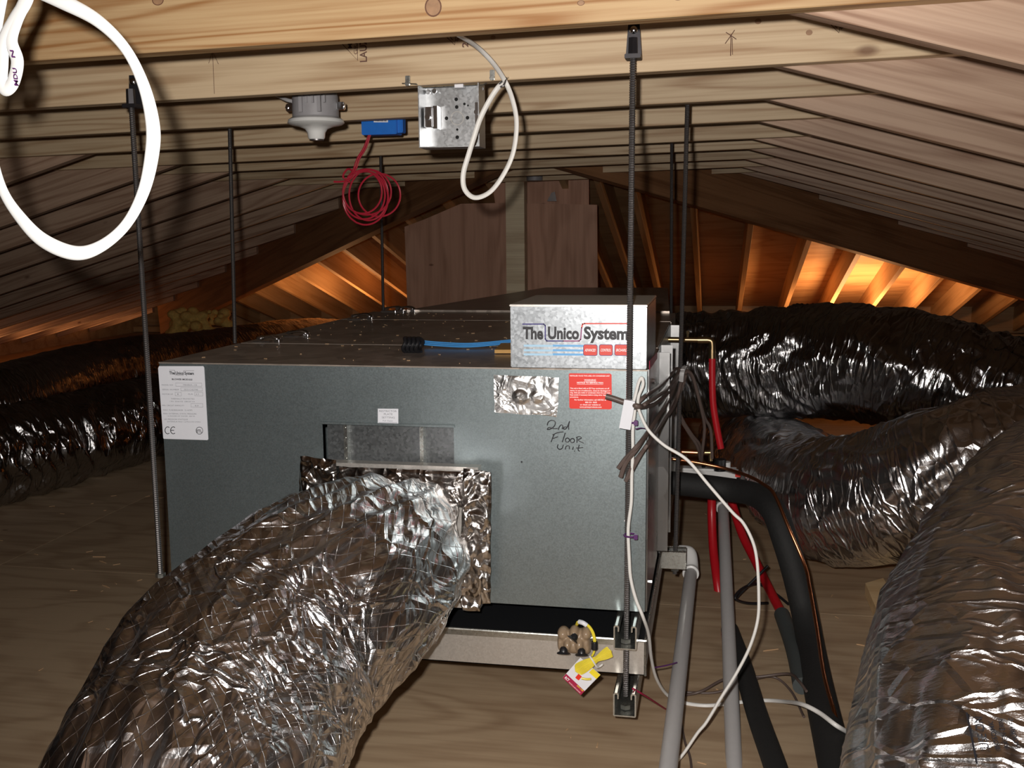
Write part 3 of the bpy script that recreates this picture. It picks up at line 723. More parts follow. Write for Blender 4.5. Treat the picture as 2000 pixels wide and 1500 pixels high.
# handwriting in marker
m = MB()
def hw(pts, w=.0011):
    P = [AY(930 + a / 4.4125, 560 + b / 4.4125, UY0 - .0004) for a, b in pts]; m.tube(P, w, n=5, smooth=4 if len(P) > 2 else 0, flat=.5, up=(1, 0, 0))
def ell(cx, cy, rx, ry): hw([(cx + rx * math.cos(t), cy + ry * math.sin(t)) for t in np.linspace(0, 6.4, 12)])
hw([(612, 1195), (622, 1165), (655, 1150), (682, 1165), (676, 1198), (645, 1225), (612, 1230), (630, 1212), (665, 1222), (702, 1222)])
hw([(708, 1232), (718, 1205), (735, 1190), (747, 1200), (742, 1228)]); hw([(780, 1208), (758, 1210), (752, 1225), (772, 1226), (790, 1200), (806, 1158), (797, 1200), (798, 1232)])
hw([(672, 1272), (660, 1300), (646, 1338)]); hw([(658, 1278), (700, 1258), (752, 1250)]); hw([(662, 1308), (705, 1292)]); hw([(768, 1258), (742, 1340)])
ell(786, 1322, 17, 17); ell(830, 1326, 17, 17); hw([(868, 1345), (870, 1302)]); hw([(860, 1300), (890, 1290), (908, 1305), (880, 1322), (928, 1348)])
hw([(706, 1358), (700, 1385), (718, 1402), (742, 1392), (752, 1362)]); hw([(768, 1402), (776, 1375), (800, 1372), (806, 1400)]); hw([(838, 1378), (830, 1405)]); hw([(846, 1414), (848, 1420)])
hw([(888, 1362), (878, 1405), (892, 1418)]); hw([(862, 1390), (922, 1386)])
m.build('marker_writing', 'ink', fpo)

# ---- foil patches: wrinkled sheets
def foil_patch(name, quad, y, mat, parent, amp=.004, nx_=40, nz_=30, seed=0, dome=None, out=.002, fold=6.):
    A, B, Cc, D = [AY(a, b, y) for a, b in quad]         # tl, tr, br, bl
    vs = []; uv = []; fs = []
    for j in range(nz_ + 1):
        v = j / nz_
        for i in range(nx_ + 1):
            u = i / nx_
            p = (A * (1 - u) + B * u) * (1 - v) + (D * (1 - u) + Cc * u) * v
            q = Vector((p.x * 18 + seed, p.z * 14, seed * 3.1))
            n1 = noise.noise(q); n2 = noise.noise(q * 2.7)
            h = (1 - abs(n1) * 2) * .6 + (1 - abs(n2) * 2) * .4
            e = min(u, 1 - u, v, 1 - v) * 8
            d = max(0, h) * amp * min(1, .3 + e) + out
            if dome:
                for dx, dz, r, hh in dome:
                    c = AY(dx, dz, y); rr = math.hypot(p.x - c.x, p.z - c.z) / r
                    if rr < 1: d += hh * math.sqrt(1 - rr * rr)
                    d += hh * .25 * math.exp(-rr * rr * .7)
            jit = noise.noise(Vector((p.x * 40, p.z * 40, seed))) * .002 if (i in (0, nx_) or j in (0, nz_)) else 0
            vs.append(p + Vector((jit, -d, jit))); uv.append((p.x * 3, p.z * 3))
    n = nx_ + 1
    for j in range(nz_):
        for i in range(nx_): fs.append((j * n + i, (j + 1) * n + i, (j + 1) * n + i + 1, j * n + i + 1))
    k = len(vs)                                          # back sheet closes it
    o = mesh_obj(name, vs, fs, mat, parent, True, uv)
    return o
foil_patch('foil_patch', [(965, 731), (1092, 737), (1089, 813), (966, 805)], UY0, 'patch', ah, amp=.0030, seed=4, dome=[(1017, 774, .0145, .007), (1048, 776, .012, .003)])

# ================================================================== FLEXIBLE DUCTS
def duct(name, ctrl, mat, label, maxin=2., rings=260, segs=96, ring_amp=.006, ring_f=14., fold_amp=.010, fold=(5., 2.2), seed=0., drape=0.0, squash=0., group=None, pleat=None, flat_floor=True):
    """ctrl = [(point, radius)]; a skin with circumferential creases and long folds"""
    pts = [Vector(c[0]) for c in ctrl]; rad = [c[1] for c in ctrl]
    k = max(2, rings // (len(pts) - 1)); P = spline(pts, k)
    R = [v.x for v in spline([Vector((r, 0, 0)) for r in rad], k)]
    fr = frames(P, (0, 0, 1)); m = len(P); s = 0; vs = []; uv = []; fs = []
    for j in range(m):
        if j: s += (P[j] - P[j - 1]).length
        a, b = fr[j]; R0 = R[j]
        i0 = max(0, j - 6); i1 = min(m - 1, j + 6)
        curv = ((P[i1] - P[j]).normalized() - (P[j] - P[i0]).normalized()) if i0 < j < i1 else Vector()
        for i in range(segs):
            t = 2 * math.pi * i / segs + math.pi; ct, st = math.cos(t), math.sin(t)
            dirv = a * ct + b * st
            inner = max(0., dirv.dot(curv)) / .12          # inside of a bend: pleats get deep
            inner = min(inner, maxin)
            warp = noise.noise(Vector((ct * 1.3 + seed, st * 1.3, s * 2.0))) * 1.4
            q1 = noise.noise(Vector((s * ring_f + warp * 1.2, ct * .9 + seed, st * .9)))
            q2 = noise.noise(Vector((s * ring_f * 2.7 + warp * 2.5, ct * 1.6, st * 1.6 + seed)))
            ringd = (1 - 2.2 * abs(q1)) * .78 + (1 - 2.2 * abs(q2)) * .22
            q3 = noise.noise(Vector((s * fold[1] + seed, ct * fold[0], st * fold[0])))
            q4 = noise.noise(Vector((s * fold[1] * 3 + 9 + seed, ct * fold[0] * 2.3, st * fold[0] * 2.3)))
            foldd = (1 - 2 * abs(q3)) * .7 + (1 - 2 * abs(q4)) * .3
            env = .35 + .9 * max(0, noise.noise(Vector((s * 1.3, ct, st + seed))) + .35)
            d = ring_amp * ringd * (1 + 1.6 * inner) + fold_amp * foldd * env
            if pleat:
                w = max(0., 1 - s / pleat[0]); d += w * pleat[1] * math.sin(t * pleat[2] + 2.5 * noise.noise(Vector((s * 9, ct * 2, st * 2)))) * .5
            r_ = R0 + d - ring_amp * .5
            p = P[j] + dirv * r_
            if flat_floor and p.z < FZ + .004: p.z = FZ + .004 + .02 * (p.z - FZ)
            if p.z < FZ + .002 and flat_floor: p.z = FZ + .002
            vs.append(p); uv.append((s, i / segs * 6.28 * R0))
    # seam needs its own uv column: duplicate
    n = segs
    for j in range(m - 1):
        for i in range(n): fs.append((j * n + i, j * n + (i + 1) % n, (j + 1) * n + (i + 1) % n, (j + 1) * n + i))
    c0 = len(vs); vs.append(P[0]); uv.append((0, 0)); vs.append(P[-1]); uv.append((s, 0))
    fs += [(c0, (i + 1) % n, i) for i in range(n)] + [(c0 + 1, (m - 1) * n + i, (m - 1) * n + (i + 1) % n) for i in range(n)]
    o = mesh_obj(name, vs, fs, mat, None, True, uv)
    tag(o, label, 'duct', group)
    ul = o.data.uv_layers[0].data; circ = 6.28
    for pi_ in range((m - 1) * n):                       # carry the skin pattern across the seam
        if pi_ % n == n - 1:
            p = o.data.polygons[pi_]
            for li in p.loop_indices:
                if o.data.loops[li].vertex_index % n == 0: ul[li].uv = (ul[li].uv[0], circ * R[min(m - 1, o.data.loops[li].vertex_index // n)])
    return o, P, R, fr
# front return duct, sweeping from the flange down to the floor at the left
dA = [(AY(772, 1075, 2.035), .125), (AY(768, 1082, 1.95), .145), (AY(735, 1110, 1.85), .165), (AY(650, 1168, 1.72), .182), (AY(530, 1270, 1.60), .195), (AY(450, 1375, 1.49), .205), (AY(400, 1480, 1.40), .205), (AY(350, 1610, 1.30), .205), (AY(290, 1800, 1.20), .205), (AY(290, 1800, 1.20) + Vector((-.12, -.45, -.03)), .205)]
duct('flex_duct', dA, 'foilA', 'huge crinkled silver flexible duct coming from the front flange towards the bottom left', maxin=1.2, rings=360, segs=170, ring_amp=.008, ring_f=6, fold_amp=.020, fold=(3.2, 2.6), seed=3.3, pleat=(.55, .016, 11))
dup_lab = ['shiny dark foil duct lying on the floor behind the leftmost threaded rod',
           'foil duct with dark reflections in its colour, running behind the others at far left, towards the eave']
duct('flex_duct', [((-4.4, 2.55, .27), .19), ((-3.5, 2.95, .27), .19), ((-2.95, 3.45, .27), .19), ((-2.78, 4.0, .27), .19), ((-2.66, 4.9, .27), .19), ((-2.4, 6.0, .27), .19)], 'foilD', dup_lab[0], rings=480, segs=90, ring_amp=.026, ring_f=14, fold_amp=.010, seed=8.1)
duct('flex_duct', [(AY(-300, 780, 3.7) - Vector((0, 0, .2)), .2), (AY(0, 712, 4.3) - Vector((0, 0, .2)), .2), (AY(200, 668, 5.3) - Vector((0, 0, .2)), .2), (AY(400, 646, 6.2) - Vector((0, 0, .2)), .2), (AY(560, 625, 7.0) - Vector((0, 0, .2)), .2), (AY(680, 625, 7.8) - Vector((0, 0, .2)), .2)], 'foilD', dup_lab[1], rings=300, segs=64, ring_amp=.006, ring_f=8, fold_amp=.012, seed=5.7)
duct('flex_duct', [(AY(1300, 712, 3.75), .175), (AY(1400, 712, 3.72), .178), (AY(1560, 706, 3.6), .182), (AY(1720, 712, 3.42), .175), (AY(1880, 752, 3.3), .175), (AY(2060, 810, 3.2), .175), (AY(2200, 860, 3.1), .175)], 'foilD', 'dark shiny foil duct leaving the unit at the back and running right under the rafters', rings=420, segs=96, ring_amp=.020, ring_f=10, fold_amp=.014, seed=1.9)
duct('flex_duct', [(AY(1440, 850, 4.3), .16), (AY(1470, 880, 3.95), .16), (AY(1515, 905, 3.6), .163), (AY(1560, 940, 3.3), .168), (AY(1630, 980, 3.05), .176), (AY(1760, 965, 2.88), .18), (AY(1900, 915, 2.8), .18), (AY(2080, 880, 2.85), .18), (AY(2250, 860, 3.0), .18)], 'foilB', 'bright silver duct bending in a pleated elbow behind the black insulated pipe', rings=480, segs=120, ring_amp=.014, ring_f=9, fold_amp=.010, seed=6.2)
dR, PR, RR, FR = duct('flex_duct', [(AY(2330, 900, 2.15), .205), (AY(2140, 1030, 1.95), .21), (AY(2045, 1170, 1.76), .212), (AY(1990, 1330, 1.60), .215), (AY(1975, 1500, 1.47), .218), (AY(1980, 1720, 1.36), .22), (AY(2000, 2050, 1.22), .22)], 'foilB', 'nearest silver duct with printed lettering at the bottom right corner', maxin=.7, rings=420, segs=150, ring_amp=.020, ring_f=7, fold_amp=.012, seed=2.2)

# taped flange around the front duct: parts of the air handler
fg = MB()
x0, x1 = AY(600, 900, 2.03).x, AY(945, 900, 2.03).x; z1 = AY(760, 905, 2.03).z; z0 = AY(920, 1185, 2.03).z
fg.box((x0 + .02, 2.02, z0), (x1 - .01, 2.049, z1)); fg.build('duct_flange', 'tray', ah)
foil_patch('foil_tape', [(600, 908), (945, 922), (945, 992), (600, 982)], 2.018, 'tape', ah, amp=.006, seed=11, nx_=70, nz_=24)
foil_patch('foil_tape', [(588, 890), (658, 897), (662, 1000), (584, 990)], 2.010, 'tape', ah, amp=.016, seed=15, nx_=30, nz_=30)
foil_patch('foil_tape', [(905, 914), (960, 921), (958, 1178), (898, 1176)], 2.008, 'tape', ah, amp=.012, seed=19, nx_=24, nz_=80)
foil_patch('foil_tape', [(884, 1120), (944, 1120), (938, 1193), (904, 1190)], 2.0, 'tape', ah, amp=.014, seed=23, nx_=24, nz_=24)
# lettering printed on the nearest duct, laid onto its skin
from mathutils.bvhtree import BVHTree
bv = BVHTree.FromPolygons([tuple(v.co + dR.location) for v in dR.data.vertices], [tuple(p.vertices) for p in dR.data.polygons])
def skin(px, py, lift=.0025):
    d = ray(px, py).normalized(); h = bv.ray_cast(C0, d)
    return (h[0] - d * lift) if h[0] is not None else None
lt = MB()
def duct_text(s_, x, y0, y1, h):
    vs, fs = text_data(s_, .01)
    x0 = min(v.x for v in vs); x1 = max(v.x for v in vs); out = []
    for v in vs:
        t_ = (v.x - x0) / (x1 - x0); p = skin(x + t_ * -14 - v.y / .73 * h, y0 + (y1 - y0) * t_)
        if p is None: return
        out.append(p)
    lt.add(out, fs)
duct_text('USE ON', 1932, 1462, 1400, 19); duct_text('BOSOMK', 1953, 1462, 1408, 10); duct_text('AKEN ERN', 1972, 1462, 1405, 10); duct_text('HOURI FE', 1992, 1462, 1402, 10)
P_ = [skin(1888 + 20 * k / 12, 1392 + 100 * k / 12) for k in range(13)]
lt.tube([p for p in P_ if p is not None], .0012, n=5, smooth=0)
if lt.v: lt.build('printed_lettering', 'ink', dR)
# ================================================================== TRAY, STRUTS, RODS
ty = 2.05
tr = thing('drain_pan', 'long galvanised drain pan with black liner hung under the air handler', 'drain pan', (-.65, 2.9, .24))
ta, tb = .243, .318; tx0, tx1 = -1.22, -.128; yb2 = 3.75
m = MB(); m.box((tx0, ty, ta), (tx1, ty + .002, tb)); m.box((tx0, yb2, ta), (tx1, yb2 + .002, tb)); m.box((tx0, ty, ta), (tx0 + .002, yb2, tb)); m.box((tx1 - .002, ty, ta), (tx1, yb2, tb)); m.box((tx0, ty, ta), (tx1, yb2, ta + .002))
m.build('pan_body', 'tray', tr)
m = MB(); m.cyl((tx0, ty, tb), (tx1, ty, tb), .0035, n=8); m.cyl((tx1, ty, tb), (tx1, yb2, tb), .0035, n=8); m.box((tx0, ty - .003, tb - .012), (tx1 - .04, ty, tb)); m.cyl((tx1, ty, ta), (tx1, ty, tb), .003, n=8); m.build('rolled_rim', 'strut', tr, True)
m = MB(); m.box((tx0 + .004, ty + .004, tb - .012), (tx1 - .004, yb2 - .004, tb - .008)); m.build('pan_liner', 'mat', tr)
m = MB(); m.slab([AY(832, 1240, ty), AY(855, 1241, ty), AY(853, 1258, ty), AY(830, 1257, ty)], (0, -1, 0), .0006); st = m.build('paper_sticker', 'paper', tr)
m = MB(); text(m, '4860', AY(842, 1249, ty - .001), AY(853, 1249.5, ty - .001), .004); text(m, 'THIS PAN', AY(838, 1255, ty - .001), AY(852, 1255.5, ty - .001), .0035); m.build('sticker_lettering', 'ink', st)

def strut_y(xc, y0, y1, z0, label, openup=True, w=.046, h=.050, mat='strut'):
    t = .0028; prof = [(-w / 2 + .010, h - .012), (-w / 2 + .010, h), (-w / 2, h), (-w / 2, 0), (w / 2, 0), (w / 2, h), (w / 2 - .010, h), (w / 2 - .010, h - .012)]
    inn = [(w / 2 - .010 - t, h - .012), (w / 2 - .010 - t, h - t), (w / 2 - t, h - t), (w / 2 - t, t), (-w / 2 + t, t), (-w / 2 + t, h - t), (-w / 2 + .010 + t, h - t), (-w / 2 + .010 + t, h - .012)]
    # correct the lips: inner outline sits inside
    out = [(-w / 2 + .011, h - .013), (-w / 2 + .011, h - .003), (-w / 2 + .008, h), (-w / 2 + .003, h), (-w / 2, h - .003), (-w / 2, .002), (-w / 2 + .002, 0), (w / 2 - .002, 0), (w / 2, .002), (w / 2, h - .003), (w / 2 - .003, h), (w / 2 - .008, h), (w / 2 - .011, h - .003), (w / 2 - .011, h - .013)]
    ins = [(w / 2 - .011 + t, h - .013), (w / 2 - .011 + t, h - .005), (w / 2 - .006, h - t), (w / 2 - .005, h - t), (w / 2 - t, h - .005), (w / 2 - t, t), (w / 2 - t, t), (-w / 2 + t, t), (-w / 2 + t, t), (-w / 2 + t, h - .005), (-w / 2 + .005, h - t), (-w / 2 + .006, h - t), (-w / 2 + .011 - t, h - .005), (-w / 2 + .011 - t, h - .013)]
    loop = out + ins; n = len(loop)
    vs = [(xc + x, y0, z0 + z) for x, z in loop] + [(xc + x, y1, z0 + z) for x, z in loop]; no = len(out)
    fs = [(i, (i + 1) % n, n + (i + 1) % n, n + i) for i in range(n)]
    for i in range(no - 1):
        a, b, c, d = i, i + 1, n - 2 - i, n - 1 - i
        fs.append((a, d, c, b)); fs.append((n + a, n + b, n + c, n + d))
    m = MB(); m.add(vs, fs); o = m.build('strut_channel', mat, None)
    tag(o, label, 'strut channel', 'strut channels carrying the unit and pan'); return o
xs_ = AY(1222, 1240, 2.0).x
strut_y(xs_, 1.985, 3.85, .323, 'zinc strut channel between drain pan and cabinet at right, above the yellow cord')
strut_y(xs_, 1.985, 3.85, .181, 'lower zinc strut channel under the drain pan at right, topped by the rod')
strut_y(-1.19, 1.985, 3.85, .323, 'zinc strut channel under the left edge of the cabinet, behind the front duct')
# cross strut at the back that sticks out right with a rod through it
def strut_x(x0, x1, yc, z0, label):
    o = strut_y(0, x0, x1, 0, label); me = o.data
    loc = o.location.copy()
    for v in me.vertices:
        w = v.co + loc; v.co = Vector((w.y, yc + w.x, z0 + w.z))
    o.location = (0, 0, 0); return o
zc = AY(1310, 1088, 2.72).z - .02
crs = strut_x(-.20, AY(1340, 1080, 2.70).x, 2.70, zc, 'short zinc cross channel sticking out right of the cabinet, a rod passing through it')
# threaded rods
def rod(px0, py0, px1, py1, y, label, r=.0062, bracket=False, zend=None, th=True, flip=False):
    a = AY(px0, py0, y); b = AY(px1, py1, y)
    if zend is not None: b.z = zend
    t = thing('threaded_rod', label, 'threaded rod', a, 'threaded rods hanging from the ties')
    L_ = (a - b).length; n = int(L_ / .0022) if th else 60
    prof = []
    for k in range(n): prof.append((L_ * k / n, r if k % 2 else r * .84))
    m = MB(); m.lathe(a, (b - a), prof, n=8); m.build('rod', 'rod', t)
    if bracket:
        q = a.copy(); m = MB()
        w = .013
        m.slab([q + Vector((-w * .8, .015, .034)), q + Vector((w * .8, .015, .034)), q + Vector((w * 1.15, .015, -.028)), q + Vector((-w * 1.15, .015, -.028))], (0, 1, 0), .004)
        m.bbox(q + Vector((-w * 1.15, -.012, -.034)), q + Vector((w * 1.15, .019, -.026)), .001)
        m.lathe(q + Vector((0, 0, .004)), (0, 0, -1), [(0, .009), (.034, .010), (.036, .0085)], n=6)
        br = m.build('rod_hanger', 'blackiron', t, False)
        m = MB(); m.sphere(q + Vector((0, .010, .020)), .0075, (1, .6, 1), 12, 8); m.build('bolt_head', 'chrome', br, True)
    return t, a, b
def nut(par, p, r=.011, h=.009):
    m = MB(); m.cyl(p, Vector(p) + Vector((0, 0, h)), r, n=6); m.build('hex_nut', 'strut', par)
r4, a4, b4 = rod(1236.5, 78, 1222, 1362, 2.015, 'long threaded rod right of the red warning sticker, hung from a black bracket', bracket=True)
nut(r4, (b4.x, b4.y, .317), .010, .006); nut(r4, (b4.x, b4.y, .186)); nut(r4, (b4.x, b4.y, .327))
r1, a1_, b1_ = rod(255, 178, 314, 1130, 2.015, 'leftmost threaded rod, in front of the white data plate corner', bracket=True)
nut(r1, (b1_.x, b1_.y, b1_.z + .004))
rod(448, 225, 459, 672, 2.74, 'threaded rod seen between the lamp holder and the leftmost rod')
rod(743, 280, 748.5, 607, 3.83, 'threaded rod passing behind the red wire coil')
r5, a5, b5 = rod(1343, 190, 1318, 1122, 2.70, 'long threaded rod ending below the short cross channel beside the pipes')
nut(r5, (b5.x, b5.y, zc - .010)); nut(r5, (b5.x, b5.y, zc + .004))
rod(1312, 262, 1311, 612, 3.84, 'short threaded rod at the far right corner of the cabinet')

# ================================================================== PIPES
def pipe(name, pts, r, mat, label, cat, n=16, smooth=6, group=None, up=None):
    m = MB(); m.tube(pts, r, n=n, smooth=smooth, up=up); o = m.build(name, mat, None, True); tag(o, label, cat, group); return o
# pvc drain one
pv = thing('drain_pipe', 'grey plastic drain pipe starting at an elbow by the short cross channel', 'pipe', AY(1350, 1120, 2.85), 'plastic drain pipes')
p0 = AY(1350, 1112, 2.86); p1 = AY(1305, 1500, 1.80); p1 = p0 + (p1 - p0) * 1.15
m = MB(); m.cyl(p0, p1, .0172, n=24); m.build('straight_pipe', 'pvc', pv, True)
e = [AY(1322, 1079, 2.9), AY(1338, 1079, 2.9), AY(1347, 1084, 2.895), p0 + (p0 - p1).normalized() * .0, p0 + (p1 - p0).normalized() * .03]
m = MB(); m.tube(e, .0205, n=20, smooth=6); m.lathe(p0 + (p1 - p0).normalized() * .022, (p1 - p0), [(0, .0205), (.002, .0228), (.012, .0228), (.014, .019)], n=24); m.build('elbow_fitting', 'pvcw', pv, True)
pv2 = thing('drain_pipe', 'longer grey plastic drain pipe between the red tubes', 'pipe', AY(1412, 1000, 3.2), 'plastic drain pipes')
p0 = AY(1412, 985, 3.35); p1 = AY(1434, 1500, 2.02); p1 = p0 + (p1 - p0) * 1.12
m = MB(); m.cyl(p0, p1, .0172, n=24); m.build('straight_pipe', 'pvc', pv2, True)
m = MB(); m.tube([AY(1411, 935, 3.42), AY(1411, 960, 3.41), AY(1411, 975, 3.37), p0, p0 + (p1 - p0).normalized() * .03], .0210, n=20); m.lathe(p0, (p1 - p0), [(0, .021), (.002, .0232), (.03, .0232), (.032, .019)], n=24); m.build('elbow_fitting', 'pvcw', pv2, True)
# white trap body behind
tb_ = thing('condensate_trap', 'white plastic condensate trap with black caps behind the black pipe', 'trap', AY(1380, 920, 3.3))
m = MB(); a = AY(1322, 912, 3.3); b = AY(1442, 934, 3.3); m.bbox((a.x, 3.28, b.z), (b.x, 3.33, a.z), .006); m.build('trap_body', 'pvcw', tb_)
m = MB(); m.cyl(AY(1417, 925, 3.3), AY(1417, 902, 3.3), .016, n=16); m.build('trap_stub', 'pvcw', tb_, True)
m = MB(); m.cyl(AY(1406, 919, 3.27), AY(1406, 897, 3.27), .019, n=12); m.build('trap_cap', 'blk', tb_, True)
m = MB(); m.cyl(AY(1374, 913, 3.27), AY(1374, 905, 3.27), .006, n=8); m.build('trap_cap', 'blk', tb_, True)
m = MB(); a = AY(1436, 924, 3.275); m.box(a, a + Vector((.016, -.003, -.012))); m.build('trap_label', 'redlab', tb_)
# black insulated suction line
bl = [AY(1262, 941, 2.95), AY(1330, 945, 2.95), AY(1420, 956, 2.95), AY(1478, 968, 2.88), AY(1512, 1000, 2.79), AY(1533, 1055, 2.74), AY(1553, 1120, 2.71), AY(1572, 1200, 2.67)]
bl += [Vector((p.x, p.y, FZ + .036)) for p in (AZ(1585, 1270, FZ + .036), AZ(1600, 1350, FZ + .036), AZ(1622, 1450, FZ + .036), AZ(1650, 1580, FZ + .036))]
pipe('insulated_pipe', bl, .034, 'rubber', 'thick black foam insulated pipe bending down from the cabinet side to the floor', 'pipe', n=22, smooth=8, group='black insulated pipes')
pipe('insulated_pipe', [AZ(1425, 1230, FZ + .024), AZ(1450, 1300, FZ + .024), AZ(1480, 1400, FZ + .024), AZ(1515, 1500, FZ + .024), AZ(1545, 1600, FZ + .024)], .023, 'rubber', 'black foam insulated pipe lying flat on the floor under the longer drain pipe', 'pipe', n=20, group='black insulated pipes')
pipe('copper_tube', [AY(1300, 895, 2.9), AY(1340, 900, 2.9), AY(1375, 906, 2.9), AY(1420, 916, 2.89), AY(1462, 930, 2.84), AY(1490, 945, 2.79), AY(1512, 965, 2.75), AY(1540, 1030, 2.69), AY(1572, 1105, 2.65), AY(1582, 1150, 2.58), AY(1596, 1230, 2.46), AY(1610, 1320, 2.27), AY(1632, 1400, 2.14), AY(1645, 1450, 2.1)], .0046, 'copper', 'thin bare copper tube curving over and along the black insulated pipe', 'tube', n=10)
# red tubes
pipe('red_tube', [AY(1391, 699, 3.0), AY(1391, 740, 3.0), AY(1393, 790, 3.0), AY(1400, 835, 3.0), AY(1408, 876, 3.0)], .0098, 'redpipe', 'red tube hanging from the brass elbow', 'tube', n=14, group='red tubes')
pipe('red_tube', [AY(1391, 940, 3.2), AY(1390, 1000, 3.2), AY(1393, 1070, 3.15), AY(1400, 1130, 3.08), AY(1410, 1200, 3.0), AZ(1420, 1250, FZ + .012)], .0135, 'redpipe', 'red tube going down to the left of the longer drain pipe', 'tube', n=14, group='red tubes')
pipe('red_tube', [AY(1420, 945, 3.3), AY(1432, 990, 3.27), AY(1450, 1045, 3.2), AY(1475, 1095, 3.1), AY(1502, 1150, 2.98), AZ(1532, 1208, FZ + .016)], .0135, 'redpipe', 'red tube slanting down right towards the floor and black pipe', 'tube', n=14, group='red tubes')
pipe('grey_sleeve', [AZ(1527, 1200, FZ + .022), AZ(1545, 1250, FZ + .022), AZ(1556, 1290, FZ + .022), AZ(1566, 1340, FZ + .022)], .021, 'greysleeve', 'dark grey foam sleeve at the floor end of the slanting red tube', 'sleeve', n=16)
# brass / copper fittings at the cabinet side
t = thing('hose_fitting', 'upper brass elbow fitting with valve stem out of the cabinet side above the red tube', 'fitting', AY(1305, 662, 3.0))
m = MB(); m.tube([AY(1268, 663, 3.0), AY(1300, 663, 3.0), AY(1380, 664, 3.0)], .0075, n=12, smooth=0); m.tube([AY(1375, 664, 3.0), AY(1387, 665, 3.0), AY(1391, 672, 3.0), AY(1391, 702, 3.0)], .0090, n=12, smooth=4)
m.cyl(AY(1363, 664, 3.0), AY(1382, 664, 3.0), .0098, n=12); m.cyl(AY(1391, 682, 3.0), AY(1391, 700, 3.0), .0105, n=12); m.build('fitting_body', 'brass', t, True)
m = MB(); m.cyl(AY(1343, 662, 3.0), AY(1343, 646, 3.0), .0035, n=8); m.cyl(AY(1343, 652, 3.0), AY(1343, 646, 3.0), .0052, n=8); m.build('valve_stem', 'brass', t, True)
t = thing('hose_fitting', 'lower copper and brass fitting out of the cabinet side above the white trap', 'fitting', AY(1305, 885, 2.98))
m = MB(); m.tube([AY(1268, 880, 2.98), AY(1300, 881, 2.98), AY(1362, 884, 2.98)], .0085, n=12, smooth=0); m.build('copper_stub', 'copper', t, True)
m = MB(); m.cyl(AY(1355, 884, 2.98), AY(1388, 884, 2.98), .0070, n=12); m.cyl(AY(1388, 880, 2.98), AY(1388, 900, 2.98), .0065, n=12); m.cyl(AY(1340, 887, 2.98), AY(1340, 896, 2.98), .004, n=8); m.build('brass_end', 'brass', t, True)

# ================================================================== CABLES
def cable(name, pts, r, mat, label, cat='cable', flat=1., n=10, smooth=8, group=None, up=None):
    m = MB(); m.tube(pts, r, n=n, smooth=smooth, flat=flat, up=up); o = m.build(name, mat, None, True); tag(o, label, cat, group); return o
# big loop, near the camera at top left
nc = 1.0
def NY(pts, y): return [AY(a, b, y) for a, b in pts]
lp = NY([(85, -60), (70, -10), (48, 30), (30, 75), (14, 120), (6, 150), (10, 172), (25, 160), (30, 120), (15, 60)], nc)
t = thing('cable_loop', 'big overexposed white flat cable loop hanging at the top left corner', 'cable', AY(150, 0, nc))
ring = NY([(10, -40), (-10, 60), (-30, 200), (-18, 290), (5, 370), (40, 425), (85, 470), (145, 494), (195, 482), (245, 440), (280, 375), (297, 300), (298, 240), (280, 165), (245, 95), (190, 40), (120, 2), (50, -30)], nc)
m = MB(); m.tube(ring, lambda u: .0068 + .0012 * math.sin(u * 21), n=14, smooth=10, flat=.5, up=(1, 0, 0)); m.build('loop', 'loop', t, True)
tail = NY([(60, -40), (52, 0), (28, 40), (8, 80), (4, 130), (3, 160), (12, 174), (26, 160), (34, 120), (22, 80), (32, 40), (50, 0), (62, -40)], nc - .02)
m = MB(); m.tube(tail, .0072, n=12, smooth=8, flat=.45, up=(1, 0, 0)); tl_ = m.build('folded_end', 'loop', t, True)
m = MB()
def rt(s, px, py0, py1, h, y): text(m, s, AY(px, py0, y), AY(px - 4, py1, y), h * y / FPX, up=(-1, 0, .1), bold=.01)
rt('MDU', 36, 167, 133, 10, nc - .034); rt('N', 30, 112, 98, 9, nc - .034)
m.build('pen_writing', 'purple', tl_)
# junction-box cable
jy = 2.03
cable('electrical_cable', [AY(868, 50, 1.72)] + [AY(a, b, y) for a, b, y in ((895, 68, 1.80), (930, 90, 1.92), (962, 122, 1.98), (986, 158, jy), (1001, 195, jy), (1009, 240, jy), (1003, 295, jy), (985, 338, jy), (958, 374, jy), (928, 386, jy), (908, 370, jy), (905, 340, jy), (916, 300, jy), (926, 268, jy), (938, 232, jy), (955, 198, jy), (972, 172, jy), (985, 160, jy + .01))], .0052, 'cream', 'off white cable looping down beside the open junction box', flat=.7, group=None)
# cable tied along the long rod
yr = 1.998
c1 = NY([(1240, 800), (1236, 840), (1236, 880), (1234, 930), (1233, 980), (1228, 1020), (1227, 1045), (1229, 1090), (1232, 1130), (1242, 1170), (1256, 1205)], yr)
c1 += [AY(1267, 1240, 2.05), AY(1272, 1285, 2.12), AY(1282, 1325, 2.18), AY(1302, 1356, 2.25), AY(1330, 1371, 2.28), AZ(1380, 1378, FZ + .006), AZ(1440, 1372, FZ + .006), AZ(1490, 1368, FZ + .006), AZ(1530, 1370, FZ + .03), AZ(1565, 1375, FZ + .082), AZ(1600, 1392, FZ + .088), AZ(1635, 1418, FZ + .085), AZ(1668, 1436, FZ + .04), AZ(1700, 1450, FZ + .01)]
cable('electrical_cable', c1, .0046, 'white', 'white cable tied to the long rod, then running right along the floor', flat=.75)
c2 = NY([(1233, 800), (1240, 775), (1248, 745), (1254, 738), (1256, 752), (1248, 772), (1246, 790), (1252, 812), (1268, 842), (1298, 870), (1342, 898), (1385, 948), (1430, 1000), (1452, 1022), (1471, 1060), (1479, 1100), (1482, 1160), (1480, 1210), (1465, 1262), (1440, 1312), (1410, 1360), (1380, 1410), (1362, 1432), (1330, 1478), (1300, 1505)], 1.985)
